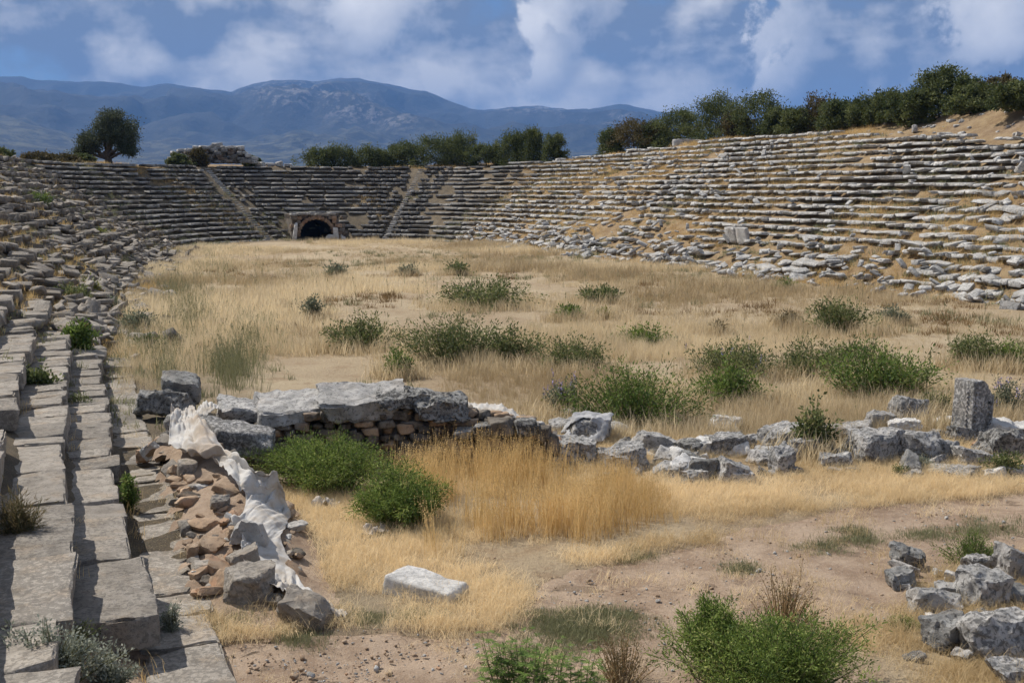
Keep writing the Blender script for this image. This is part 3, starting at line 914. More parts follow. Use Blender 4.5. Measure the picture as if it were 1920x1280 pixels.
STONES = [
    (1062, 818, 58, 788, 'boulder', 'dark squared block left of the stone draped with grey cloth', dict(block=.2)),
    (1080, 796, 40, 768, 'boulder', 'small pointed block behind the stone draped with grey cloth', {}),
    (1080, 872, 98, 826, 'boulder', 'broad rough boulder in front of the cloth-draped stone', dict(planes=5, tint=.25)),
    (1170, 884, 86, 836, 'boulder', 'rough grey boulder in the grass right of the broad rough one', dict(planes=5)),
    (1222, 852, 80, 811, 'boulder', 'flat-topped squared block right of the cloth-draped stone', dict(block=.1, planes=4)),
    (1318, 856, 58, 820, 'white', 'pale broken block left of the flat dark-sided block', {}),
    (1365, 856, 66, 815, 'boulder', 'flat-topped block with a dark right side in mid stone row', dict(block=.1, planes=4, tint=-.2)),
    (1404, 842, 34, 812, 'boulder', 'small leaning slab at the right end of the flat dark-sided block', {}),
    (1360, 810, 58, 782, 'white', 'rounded pale boulder standing alone behind the stone row', dict(planes=14)),
    (1326, 902, 52, 860, 'crag', 'dark tilted block at the edge of the tall golden grass', dict(tint=-.3)),
    (1302, 912, 40, 880, 'boulder', 'small grey lump at the foot of the dark tilted block', {}),
    (1376, 908, 62, 864, 'boulder', 'slanting slab half sunk in straw beside the dark tilted block', dict(rot=(0, .35, 0))),
    (1468, 892, 40, 832, 'boulder', 'small upright squared post-like block in the straw', dict(block=.05, planes=3)),
    (1435, 858, 34, 838, 'boulder', 'low flat stone left of the upright post-like block', {}),
    (1480, 842, 84, 796, 'boulder', 'squared block behind the upright post-like block', dict(block=.15, planes=5)),
    (1512, 866, 54, 818, 'boulder', 'angular block at the left foot of the dark leafy shrub', {}),
    (1568, 882, 56, 848, 'boulder', 'pale stained slab at the right foot of the dark leafy shrub', dict(tint=.2)),
    (1592, 826, 110, 794, 'boulder', 'long low slab behind the dark leafy shrub', dict(block=.1, planes=4)),
    (1652, 872, 98, 810, 'boulder', 'large rounded slab leaning in the middle of the right stone heap', dict(planes=12)),
    (1656, 814, 60, 774, 'boulder', 'blocky stone just left below the topmost round boulder', {}),
    (1709, 794, 64, 741, 'boulder', 'topmost round boulder of the right stone heap', dict(planes=14, tint=-.1)),
    (1702, 824, 56, 788, 'white', 'pale stone under the topmost round boulder', {}),
    (1762, 806, 64, 784, 'white', 'white slab lying left of the fluted upright block', dict(block=.2)),
    (1732, 872, 78, 812, 'boulder', 'squared block with flat top in front of the white slab', dict(block=.1, planes=4)),
    (1777, 870, 54, 824, 'boulder', 'smooth grey block right of the squared flat-topped block', dict(planes=6)),
    (1812, 836, 60, 800, 'crag', 'dark block at the foot of the fluted upright block', {}),
    (1892, 836, 96, 788, 'white', 'large white-topped block right of the fluted upright block', dict(block=.3, planes=6)),
    (1888, 866, 80, 804, 'crag', 'dark hollowed boulder below the large white-topped block', dict(planes=12)),
    (1836, 880, 80, 839, 'boulder', 'wide low boulder in front of the dark hollowed one', dict(planes=8)),
    (1784, 896, 66, 878, 'boulder', 'flat dark stone lying at the front of the right heap', {}),
    (1826, 892, 30, 872, 'boulder', 'small stone beside the flat dark stone at the front of the heap', {}),
    (1866, 896, 38, 874, 'white', 'small pale stone near the shrub at the right picture edge', {}),
    (1840, 848, 26, 828, 'rubble', 'small reddish stone in front of the white-topped block', {}),
    (1270, 858, 50, 838, 'boulder', 'low grey stone between the flat-topped and pale broken blocks', {}),
    (1255, 892, 60, 872, 'boulder', 'flat sunk stone in the golden grass edge', {}),
    (1620, 828, 44, 806, 'boulder', 'grey lump between the long low slab and the large rounded slab', {}),
    (1350, 838, 40, 816, 'white', 'whitish flat stone behind the flat dark-sided block', {}),
    # bottom right corner
    (1705, 1064, 54, 1029, 'crag', 'dark upright stone, topmost of the pair in the straw', dict(planes=10)),
    (1698, 1104, 58, 1074, 'crag', 'dark flat stone, lower of the pair in the straw', {}),
    (1836, 1082, 44, 1046, 'boulder', 'small pointed grey stone at the foot of the bright green bush', {}),
    (1908, 1098, 66, 1030, 'boulder', 'upright grey block at the right edge behind the mottled boulder', dict(block=.2)),
    (1856, 1144, 96, 1076, 'boulder', 'large mottled boulder lying tilted at right', dict(planes=12, rot=(0, .25, 0))),
    (1806, 1134, 66, 1104, 'boulder', 'flat grey stone wedged left of the large mottled boulder', {}),
    (1752, 1160, 74, 1108, 'boulder', 'mossy grey stone half buried in straw left of the boulders', dict(rot=(0, .3, 0))),
    (1908, 1142, 60, 1100, 'crag', 'dark stone behind the large mottled boulder at the right edge', {}),
    (1796, 1226, 92, 1166, 'crag', 'moulded cornice fragment lying in the straw', dict(block=.1, planes=4)),
    (1894, 1256, 128, 1166, 'boulder', 'biggest white-mottled boulder in the right corner', dict(planes=12)),
    (1902, 1296, 90, 1252, 'boulder', 'flat stone at the very bottom right corner', {}),
    # left end of the wall
    (306, 792, 112, 733, 'crag', 'large dark boulder at the end of the lowest seat row', dict(planes=8, tint=-.1)),
    (566, 858, 54, 812, 'crag', 'rounded boulder half hidden behind the feathery green bush', dict(planes=12)),
]
for q, (px, pb, w, pt, mt, lab, kw) in enumerate(STONES):
    p, ww, hh = placed(px, pb, w, pt)
    kw = dict(kw); rot = kw.pop('rot', (0, 0, 0))
    rot = (rot[0] + random.gauss(0, .06), rot[1] + random.gauss(0, .06), random.uniform(-.5, .5))
    if pb > 1000 and px > 1600: ww *= 1.12; hh *= 1.12
    dpt = ww * random.uniform(.65, .95)
    hh = max(hh * .95, .35 * ww * .6) * 1.08
    rock_thing('fallen_stone', (p.x, p.y + dpt * .35, p.z), ww * 1.12, dpt, hh * 1.08, 500 + q, M[mt], lab, 'stone', 'fallen marble blocks', rot, sink=.10, res=20, amp=.07, **kw)

# jumbles of smaller broken stones packed between the large blocks
for (x0, x1, n_, lab) in ((1040, 1420, 46, 'jumble of small grey stones between the draped stone and the slanting slab'), (1425, 1930, 95, 'jumble of small grey stones packed between the blocks of the right heap'), (1690, 1930, 30, 'scattered small stones round the boulders in the right corner')):
    corner = n_ == 30
    c0 = unproj((x0 + x1) / 2, 870 if not corner else 1150)
    jr = empty('stone_jumble', (c0.x, c0.y, 0.0)); tag(jr, lab, 'stones', 'small stone jumbles')
    for q in range(n_):
        px = random.uniform(x0, x1)
        py = random.gauss(858, 20) + (-8 if px > 1500 else 6) if not corner else random.uniform(1040, 1260)
        p = unproj(px, py); sz = random.choice([random.uniform(.10, .22), random.uniform(.18, .40)]) * (.6 if corner else 1)
        P, f = rock(sz * random.uniform(1.1, 1.8), sz, sz * random.uniform(.5, .95), 3300 + q + x0, res=8, planes=6, block=.1, amp=.07)
        P[:, 2] -= .12 * sz
        link('stone', new_mesh('stone', P @ rotm(random.gauss(0, .2), random.gauss(0, .3), random.uniform(0, 6)).T, f, M[random.choice(['boulder', 'boulder', 'crag', 'white'])], smooth=30, tint=random.gauss(0, .25)), jr, Vector((p.x, p.y, tz(p.x, p.y))) - jr.location)

# cornice mouldings on the fragment are cut as ridges: a second thin profile lying on its face
# pointed boulder resting on the large dark one
p, ww, hh = placed(318, 752, 96, 702)
rock_thing('fallen_stone', (unproj(322, 745, .45).x, unproj(306, 792, 0).y + .55, .36), .8, .7, .5, 777, M['crag'], 'dark pointed boulder perched on the large one behind the wall end', 'stone', 'fallen marble blocks', (.1, .25, .3), res=13)

# long white block in the straw
pa, pb_ = unproj(735, 1068, .17), unproj(840, 1112, .17)
mid = (pa + pb_) / 2
P, f = slab(.80, .40, .22, 801, res=(22, 10, 6), rnd=.028, amp=.02, sc=2.4, corner=.08)
me = new_mesh('white_block', P, f, M['white'], smooth=True)
o = link('white_block', me, None, (unproj(800, 1095, .1).x, unproj(800, 1095, .1).y, tz(0, 12) + .09), (.05, .09, math.radians(-30)))
tag(o, 'long white marble block lying alone in the straw by the path', 'stone')

# fluted upright block with egg-and-dart border
p, ww, hh = placed(1820, 830, 64, 704)
ste = empty('carved_pillar', (p.x, p.y, tz(p.x, p.y) - .05)); ste.rotation_euler = (0, .02, .38)
tag(ste, 'tall carved upright marble block among the stones at right', 'carved block')
sw, sd_, sh = ww * .80, ww * .80, hh * 1.02
P, f = slab(sw, sd_, sh, 811, res=(14, 12, 24), rnd=.02, amp=.012, sc=4.0, corner=.05)
P[:, 2] += sh / 2
sl = sstep(P[:, 0], 0.0, sw / 2) * sstep(P[:, 2], sh * .6, sh)
P[:, 2] -= sl * sh * .22                        # broken right shoulder
P += (np.abs(P[:, 1:2] + sd_ / 2) < .04) * np.array([[0, 1, 0]]) * (.022 * np.sin(P[:, 0:1] / sw * 20) ** 2)     # shallow flutes on the front
link('shaft', new_mesh('shaft', P, f, M['boulder'], smooth=40, tint=.45), ste)
for col_, (xx, yy) in enumerate(((-sw / 2 - .006, -sd_ * .22), (-sw * .33, -sd_ / 2 - .006))):
    Vs = []
    for i in range(13):
        P, f = rock(.04, .03, .045, 820 + i, res=3, planes=3, block=.5, amp=.12)
        Vs.append((P + np.array([xx, yy, .06 + i * sh * .068]), f, random.gauss(.3, .3)))
    V_, F_, T_ = join_list(Vs)
    link('bead_moulding', new_mesh('bead_moulding', V_, F_, M['boulder'], smooth=True, tint=T_), ste)
for i in range(9):
    P, f = rock(.05, .07, .06, 850 + i, res=3, planes=3, block=.5, amp=.05)
    link('leaf_carving', new_mesh('leaf_carving', P + np.array([sw * .30, -sd_ / 2 - .004, .05 + i * sh * .075]), f, M['crag'], smooth=True), ste)

# ------------------------------------------------------------------ ruined wall across the arena
WY = 17.6
wall = empty('ruined_wall', (-2.0, WY, 0.0))
tag(wall, 'low ruined wall of rubble masonry with long marble capping slabs', 'wall')
wl = Vector(wall.location)
def wall_top(px):      # wall height along its length, as photo column
    return np.interp(px, [360, 520, 560, 700, 860, 900, 1000, 1045], [.62, .66, .70, .80, .72, .66, .50, .28])
# earthen and rubble core
xs_ = np.linspace(-4.5, .75, 70)
V_ = []
for x in xs_:
    px = 960 + FPX * x / WY
    h_ = float(wall_top(px)) + .05 * math.sin(x * 5) + .04 * random.random()
    yo = WY + .10 * (x + 2)
    V_ += [(x, yo + .30, -.1), (x, yo + .34, h_ * .55), (x, yo + .46, h_ - .03), (x, yo + 1.1, h_), (x, yo + 1.3, -.1)]
V_ = np.array(V_); V_ += n3(V_, 2.2, 5) * .05
F_ = [(i * 5 + k, (i + 1) * 5 + k, (i + 1) * 5 + k + 1, i * 5 + k + 1) for i in range(69) for k in range(4)] + [(0, 1, 2, 3, 4), tuple(69 * 5 + k for k in (4, 3, 2, 1, 0))]
link('core', new_mesh('core', V_ - np.array(wl), F_, M['masonry'], smooth=True), wall)
# facing stones
cnt = 0
x = -4.3
for row in range(9):
    z = .02 + row * .105
    x = -4.4 + random.uniform(0, .2)
    while x < .75:
        w_ = random.choice([random.uniform(.10, .22), random.uniform(.16, .36), random.uniform(.22, .48)])
        px = 960 + FPX * (x + w_ / 2) / WY
        h_ = random.uniform(.09, .15) * (1.3 if w_ > .3 else 1)
        if z + h_ * .6 < wall_top(px) + .04 and cnt < 290:
            P, f = rock(w_ * .97, random.uniform(.2, .34), h_, 900 + cnt, res=5, planes=6, block=.5, amp=.06)
            R3 = rotm(random.gauss(0, .1), random.gauss(0, .1), random.gauss(0, .15))
            yo = WY + .10 * (x + 2) + .26 + random.uniform(-.10, .08) + .16 * (z / .8)
            link('stone', new_mesh('stone', P @ R3.T + np.array([x + w_ / 2, yo, z]) - np.array(wl), f, M['masonry'] if random.random() < .68 else M['rubble'], smooth=True, tint=random.gauss(-.1, .35)), wall)
            cnt += 1
        x += w_ + random.uniform(0, .03)
# stones lying along the broken top
for q in range(70):
    px = random.uniform(560, 1035); X = (px - 960) / FPX * WY
    s = random.uniform(.07, .22)
    P, f = rock(s * 1.4, s * 1.1, s * .7, 1200 + q, res=5, planes=6, amp=.05)
    yo = WY + .10 * (X + 2) + random.uniform(.2, .7)
    link('stone', new_mesh('stone', P @ rotm(0, 0, random.uniform(0, 6)).T + np.array([X, yo, wall_top(px) - .02]) - np.array(wl), f,
                           random.choice([M['masonry'], M['rubble'], M['boulder']]), smooth=True, tint=random.gauss(0, .3)), wall)
# big squared stones of the right half
for q, (px, py, w_, h_) in enumerate(((940, 800, .42, .26), (986, 800, .36, .28), (905, 805, .28, .2), (1018, 812, .26, .24), (870, 812, .30, .16), (1036, 830, .22, .3))):
    P, f = rock(w_, .4, h_, 1300 + q, res=7, planes=5, block=.2, amp=.05)
    c_ = at_depth(px, py, WY + .1); 
    link('stone', new_mesh('stone', P + np.array([c_.x, c_.y, max(0, c_.z - h_ / 2)]) - np.array(wl), f, random.choice([M['crag'], M['masonry']]), smooth=True), wall)
# capping slabs: (left col, right col, top row left, top row right, thickness, depth, material)
for q, (xl, xr, yl, yr, th, dp, mt, tl) in enumerate(((396, 500, 768, 764, .20, 1.1, 'boulder', .06), (470, 628, 764, 750, .25, 1.35, 'boulder', .05), (606, 745, 750, 735, .30, 1.35, 'boulder', .08), (700, 800, 738, 736, .22, 1.0, 'crag', .02), (752, 876, 738, 750, .44, 1.0, 'crag', -.05))):
    A_, B_ = at_depth(xl, yl, WY + .35), at_depth(xr, yr, WY + .42)
    L_ = (B_ - A_).length
    if q < 3: P, f = slab(L_, dp, th, 1400 + q, res=(30, 16, 7), rnd=.045, amp=.06, sc=2.0, corner=.24)
    else:
        P, f = rock(L_, dp, th, 1400 + q, res=16, planes=7, block=.4, amp=.13); P[:, 2] -= th / 2
    c_ = (A_ + B_) / 2
    ang_ = math.atan2(B_.z - A_.z, B_.x - A_.x)
    R3 = rotm(tl, -ang_, .08 + math.atan2(B_.y - A_.y, B_.x - A_.x))
    link('capping_slab', new_mesh('capping_slab', P @ R3.T + np.array([c_.x, c_.y + dp * .32 - .1, c_.z - th * .42]) - np.array(wl), f, M[mt], smooth=32, tint=.25 if q < 2 else 0), wall)
# leaning block at the wall's left end
P, f = rock(1.28, .75, .50, 1450, res=22, planes=6, block=.3, amp=.05)
c_ = at_depth(436, 846, WY - .75)
o = link('leaning_slab', new_mesh('leaning_slab', P, f, M['boulder'], smooth=True, tint=-.1), wall, Vector((c_.x, c_.y, c_.z - .06)) - wl, (.1, .22, -.1))
o['label'] = 'tilted rounded marble slab at the left end'
P, f = rock(.5, .5, .3, 1452, res=9, planes=9, amp=.05)
c_ = at_depth(345, 800, WY - .6)
link('stone', new_mesh('stone', P, f, M['boulder'], smooth=True), wall, Vector((c_.x, c_.y, c_.z - .1)) - wl)

# ------------------------------------------------------------------ rubble heap and the geotextile sheet
CR = np.array([tuple(unproj(*c)) for c in ((352, 800, .85), (430, 890, .60), (462, 960, .46), (478, 1035, .30), (545, 1115, .10), (600, 1160, .0))])
def heap_h(x, y):
    x = np.asarray(x, float); y = np.asarray(y, float); best = np.zeros_like(x)
    for i in range(len(CR) - 1):
        a, b_ = CR[i], CR[i + 1]
        ab = b_[:2] - a[:2]; L2 = (ab ** 2).sum()
        tq = np.clip(((x - a[0]) * ab[0] + (y - a[1]) * ab[1]) / L2, 0, 1)
        dx, dy = x - (a[0] + tq * ab[0]), y - (a[1] + tq * ab[1])
        dd = np.hypot(dx, dy); z = a[2] + tq * (b_[2] - a[2])
        wdt = np.where(dx > 0, .62, 1.05)
        best = np.maximum(best, z * np.exp(-(dd / wdt) ** 2 * 1.3))
    return best
hx = np.arange(-6.2, -.6, .07); hy = np.arange(10.0, 18.4, .07)
HX, HY = np.meshgrid(hx, hy)
HZ = heap_h(HX, HY)
HZf = terrain(HX, HY) + HZ - .05 + (.045 * fbm2(HX, HY, 2.6, 81, 4) + .02 * fbm2(HX, HY, 9, 83, 2)) * sstep(HZ, .03, .2)
ny, nx = HX.shape
ii = np.arange((ny - 1) * nx).reshape(ny - 1, nx)[:, :-1].ravel()
Fh = np.stack([ii, ii + 1, ii + nx + 1, ii + nx], 1)
# keep the mound off the slabs of the lowest row
dH, jH = bank_dist(HX, HY)
okv = (HZ > .035) & (dH < .18)
Fh = Fh[okv.ravel()[Fh].all(1)]
used, inv = np.unique(Fh, return_inverse=True)
heap = empty('rubble_heap', (-3.4, 14.5, 0.0))
tag(heap, 'heap of brown earth and broken stones beside the lowest seat row', 'rubble heap')
hl = np.array(heap.location)
link('earth', new_mesh('earth', np.stack([HX, HY, HZf], -1).reshape(-1, 3)[used] - hl, inv.reshape(Fh.shape), M['dirt'], smooth=True), heap)
def inpoly(x, y, P):
    c = np.zeros(len(x), bool); j = len(P) - 1
    for i in range(len(P)):
        xi, yi = P[i]; xj, yj = P[j]
        c ^= ((yi > y) != (yj > y)) & (x < (xj - xi) * (y - yi) / (yj - yi + 1e-12) + xi); j = i
    return c
EDG = np.array([(322, 770, 1.02, 362, 764, 1.04), (322, 800, .94, 376, 792, .98), (326, 843, .80, 424, 846, .84), (398, 862, .74, 474, 880, .76), (436, 905, .66, 522, 905, .58),
                (462, 935, .52, 538, 945, .24), (436, 984, .46, 542, 986, .06), (452, 1012, .42, 538, 1020, .03), (456, 1045, .34, 526, 1046, .06), (488, 1076, .26, 548, 1078, .03),
                (524, 1108, .20, 566, 1104, .03), (572, 1136, .10, 612, 1134, .03), (600, 1166, .02, 654, 1156, .03)])
Lw = catmull(np.array([tuple(unproj(*e[:3])) for e in EDG]), 20)
Rw = catmull(np.array([tuple(unproj(*e[3:])) for e in EDG]), 20)
SHEETP = np.concatenate([Lw[:, :2], Rw[::-1, :2]])
def heap_z(x, y): return tz(x, y) + float(heap_h(np.array([x]), np.array([y]))[0]) - .05
cnt = 0; tries = 0
while cnt < 190 and tries < 5000:
    tries += 1
    px = random.uniform(285, 560); py = random.uniform(835, 1150)
    p = unproj(px, py, .3)
    d_, j_ = bank_dist(np.array([p.x]), np.array([p.y]))
    hh_ = float(heap_h(np.array([p.x]), np.array([p.y]))[0])
    if hh_ < .10 or d_[0] > .02: continue
    if inpoly(np.array([p.x]), np.array([p.y]), SHEETP)[0]: continue
    s = random.choice([random.uniform(.03, .08), random.uniform(.05, .12), random.uniform(.10, .22)])
    P, f = rock(s * random.uniform(1.2, 2.2), s * random.uniform(.8, 1.2), s * random.uniform(.4, .8), 1600 + cnt, res=6, planes=9, block=.1, amp=.06)
    mt = random.choices(['rubble', 'seat', 'masonry', 'bank'], [.55, .25, .1, .1])[0]
    link('stone', new_mesh('stone', P @ rotm(random.gauss(0, .25), random.gauss(0, .25), random.uniform(0, 6.3)).T + np.array([p.x, p.y, heap_z(p.x, p.y) - .015]) - hl, f, M[mt], smooth=28, tint=random.gauss(.05, .35)), heap)
    cnt += 1
for q, (px, py, w_, h_, dp, mt, rot) in enumerate(((466, 1128, .52, .42, .42, 'seat', (.05, 0, .15)), (556, 1166, .52, .34, .34, 'seat', (.15, .42, -.2)), (462, 1032, .42, .30, .4, 'bank', (0, .1, .2)),
                                                   (455, 1062, .34, .2, .26, 'seat', (0, -.2, .4)), (405, 1020, .26, .18, .2, 'seat', (.2, .1, .6)), (354, 1078, .14, .2, .13, 'rubble', (0, .1, .1)),
                                                   (262, 880, .2, .22, .2, 'rubble', (0, 0, 0)), (285, 885, .3, .22, .2, 'bank', (0, -.5, .3)), (440, 1030, .3, .16, .2, 'rubble', (0, .2, .1)))):
    P, f = rock(w_, dp, h_, 1900 + q, res=14, planes=5, block=.1, amp=.06)
    p = unproj(px, py - 6, .08 if q not in (2, 3, 8) else .3)
    zz = heap_z(p.x, p.y + .1) if q not in (0, 1) else tz(p.x, p.y) - .03
    o = link('large_stone', new_mesh('large_stone', P, f, M[mt], smooth=30), heap, Vector((p.x, p.y + .12, zz)) - heap.location, rot)
# a broken column drum on the heap
nn = 20; V_ = []; F_ = []
for k, (zz, rr_) in enumerate(((0, .125), (.05, .13), (.13, .128), (.2, .13), (.21, .10), (.21, .0))):
    V_ += [(rr_ * math.cos(a), rr_ * math.sin(a), zz) for a in np.linspace(0, 2 * math.pi, nn, endpoint=False)]
for k in range(5): F_ += [(k * nn + i, k * nn + (i + 1) % nn, (k + 1) * nn + (i + 1) % nn, (k + 1) * nn + i) for i in range(nn)]
p = unproj(350, 905, .42)
o = link('column_drum', new_mesh('column_drum', V_, F_, M['seat'], smooth=True, tint=.1), heap, Vector((p.x, p.y, heap_z(p.x, p.y) - .02)) - heap.location, (.1, .15, 0))

def sheet(Lw, Rw, nc, seed, amp, base=None, ragged=.05):
    n = len(Lw); S = np.linspace(0, 1, nc)
    P = Lw[:, None] * (1 - S)[None, :, None] + Rw[:, None] * S[None, :, None]
    tq = np.linspace(0, 13, n)[:, None]
    # ragged outline
    rag = ragged * fbm2(tq * 2.2 + 0 * S[None], S[None] * 0 + 3.3 + 0 * tq, 1.0, seed, 3)
    P += ((Rw - Lw)[:, None] * (rag * (2 * S[None] - 1))[..., None])
    X, Y = P[..., 0], P[..., 1]
    fold = .8 * np.abs(fbm2(tq * .8 + S[None] * 1.2, S[None] * 3.4 + tq * .9, 1.0, seed + 1, 2)) + .5 * np.abs(fbm2(tq * 2.4 + S[None] * .8, S[None] * 2.2 - tq * .5, 1.0, seed + 2, 3)) + .22 * np.abs(fbm2(tq * 5 + S[None], S[None] * 7 + tq, 1.0, seed + 4, 2))
    P[..., 2] += amp * (fold - .3)
    if base is not None:
        P[..., 2] = np.maximum(P[..., 2], base(X, Y) + .02 + .03 * fold)
    i_ = np.arange((n - 1) * nc).reshape(n - 1, nc)[:, :-1].ravel()
    return P.reshape(-1, 3), np.stack([i_, i_ + 1, i_ + nc + 1, i_ + nc], 1)
P, f = sheet(Lw, Rw, 64, 91, .15, lambda X, Y: terrain(X, Y) + heap_h(X, Y) - .05)
o = link('geotextile_sheet', new_mesh('geotextile_sheet', P, f, M['cloth'], smooth=True))
sm = o.modifiers.new('thickness', 'SOLIDIFY'); sm.thickness = .004; sm.offset = 0
tag(o, 'long crumpled off-white fabric sheet draped over the rubble heap', 'fabric sheet')
# smaller sheets: by the wall top left, on the wall's right part
def small_sheet(edges, seed, amp, label, base=None, nc=22):
    L_ = catmull(np.array([tuple(e[0]) for e in edges]), 12); R_ = catmull(np.array([tuple(e[1]) for e in edges]), 12)
    P, f = sheet(L_, R_, nc, seed, amp, base)
    o = link('geotextile_sheet', new_mesh('geotextile_sheet', P, f, M['cloth'], smooth=True))
    sm = o.modifiers.new('thickness', 'SOLIDIFY'); sm.thickness = .004; sm.offset = 0
    tag(o, label, 'fabric sheet')
small_sheet([(at_depth(362, 782, WY - .1), at_depth(372, 800, WY - .4)), (at_depth(375, 762, WY + .1), at_depth(388, 778, WY - .2)), (at_depth(392, 755, WY + .2), at_depth(404, 768, WY - .05)), (at_depth(410, 762, WY + .3), at_depth(414, 770, WY + .1))], 95, .05,
            'small white crumpled cloth on the left end of the wall top')
small_sheet([(at_depth(878, 757, WY + 1.3), at_depth(880, 782, WY + .7)), (at_depth(905, 757, WY + 1.3), at_depth(915, 778, WY + .7)), (at_depth(940, 760, WY + 1.25), at_depth(955, 782, WY + .75)), (at_depth(970, 775, WY + 1.2), at_depth(990, 796, WY + .8))], 97, .05,
            'torn grey fabric lying on the lower right part of the wall')

# stone draped with grey cloth
p, ww, hh = placed(1108, 838, 112, 779)
clo = empty('draped_stone', (p.x, p.y + .3, tz(p.x, p.y))); tag(clo, 'squat stone wrapped in torn grey cloth at the right end of the wall', 'stone')
P, f = rock(ww * .78, ww * .62, hh * .90, 2001, res=12, planes=6, amp=.05)
link('block', new_mesh('block', P, f, M['boulder'], smooth=True), clo)
P, f = rock(ww * .78, ww * .62, hh * .90, 2001, res=26, planes=6, amp=.05)
zz = P[:, 2] / hh
an = np.arctan2(P[:, 1], P[:, 0])
fl = 1.05 + .30 * (1 - sstep(zz, .0, .75)) * (1 + .35 * np.sin(an * 9 + 2 * np.sin(an * 4)))
Q = P * np.stack([fl, fl, np.full_like(fl, 1.05)], 1)
Q += np.stack([0 * an, 0 * an, .035 * np.abs(fbm(P * 7.0, 2006, 3))], 1) + n3(P, 5.0, 2003, 2) * .012
fm = P[f].mean(1)
hole = ((fm[:, 0] + .12 * ww) / (.20 * ww)) ** 2 + ((fm[:, 2] - .55 * hh) / (.24 * hh)) ** 2 + .5 * fbm(fm * 9, 2007, 2) < 1
kf = (fm[:, 2] > .06 * hh) & ~(hole & (fm[:, 1] < 0)) & ~((fbm(fm * 5, 2005, 3) > .55) & (zz[f].mean(1) < .6))
o = link('cloth', new_mesh('cloth', Q, f[kf], M['cloth_grey'], smooth=40), clo)
sm = o.modifiers.new('thickness', 'SOLIDIFY'); sm.thickness = .006; sm.offset = 1
# crumpled scraps
for q, (px, py, s, lab) in enumerate(((612, 950, .34, 'crumpled pale rag at the foot of the feathery green bush'), (704, 996, .28, 'small grey rag between the green bush and straw'))):
    p = unproj(px, py, .03)
    gx_ = np.linspace(-1, 1, 18); A_, B_ = np.meshgrid(gx_, gx_)
    rim = 1 + .25 * fbm2(np.arctan2(B_, A_) * 1.5, A_ * 0, 1, 2100 + q, 2)
    Z_ = .16 * np.abs(fbm2(A_, B_, 1.6, 2110 + q, 3)) + .05 * np.exp(-(A_ ** 2 + B_ ** 2))
    V_ = np.stack([A_ * s * .5 * rim, B_ * s * .42 * rim, Z_ * s * 2.2], -1).reshape(-1, 3)
    i_ = np.arange(17 * 18).reshape(17, 18)[:, :-1].ravel()
    o = link('fabric_scrap', new_mesh('fabric_scrap', V_, np.stack([i_, i_ + 1, i_ + 19, i_ + 18], 1), M['cloth'], smooth=True), None, (p.x, p.y, tz(p.x, p.y) + .02))
    tag(o, lab, 'rag')

# ruin on the far crest
def crest_point(px, dout):
    """walk along a line of sight in plan until dout metres beyond the arena edge"""
    dx = (px - 960) / FPX / math.cos(PITCH)
    Y = np.linspace(35, 145, 1400); X = dx * Y
    d, j = bank_dist(X, Y)
    d = d - (nrow(j) - NR) * TREAD
    k = int(np.argmax(d > dout))
    if d[k] <= dout: k = len(Y) - 1
    return float(X[k]), float(Y[k])
ruin_c = crest_point(405, 13.5)
ruin = empty('ruined_wall', (ruin_c[0], ruin_c[1], tz(*ruin_c)))
tag(ruin, 'crumbling stone wall remnant on the far crest right of the olive tree', 'wall')
rz = Vector(ruin.location); q = 0
for row in range(7):
    for px in range(322, 482, 9):
        lim = np.interp(px, [318, 335, 370, 405, 450, 462, 480], [296, 283, 276, 271, 274, 290, 300])
        Y = ruin_c[1] + random.uniform(-.4, .4)
        c_ = at_depth(px + random.uniform(-3, 3), 303 - row * 5.2, Y)
        if 303 - row * 5.2 < lim: continue
        w_ = random.uniform(.45, .8); h_ = random.uniform(.24, .34)
        P, f = slab(w_, .7, h_, 2200 + q, res=(4, 3, 2), rnd=.05, amp=.05, corner=.15); q += 1
        mt = 'bank' if 303 - row * 5.2 - 6 < lim else random.choice(['masonry', 'farseat'])
        link('stone', new_mesh('stone', P @ rotm(random.gauss(0, .06), random.gauss(0, .06), random.gauss(0, .3)).T, f, M[mt], tint=random.gauss(0, .3)), ruin, Vector((c_.x, c_.y, c_.z)) - rz)
for q, (px, dout, w_, h_, lab) in enumerate(((497, 12.3, .9, .45, 'leftmost pale block of the row right of the crest ruin'), (515, 12.5, 1.0, .35, 'middle pale block of the row right of the crest ruin'), (531, 12.4, .8, .6, 'tilted pale block of the row right of the crest ruin'),
                                            (548, 12.3, .8, .35, 'last pale block of the row right of the crest ruin'), (1190, 13.0, 2.2, .5, 'pale stone heap on the right crest between the bushes'), (1282, 13.0, 2.4, .6, 'low pale stones on the right crest before the trees'),
                                            (1050, 12.6, 1.0, .5, 'white block on the crest right of the small trees'), (1697, 13.2, .32, .5, 'small upright white stone on the right crest'), (1755, 12.9, .9, .3, 'flat grey stone on the right crest'))):
    x, y = crest_point(px, dout)
    rock_thing('crest_stone', (x, y, tz(x, y)), w_, .7, h_, 2300 + q, M['bank'], lab, 'stone', 'stones along the crest', (0, 0, random.uniform(-.6, .6)), res=6)

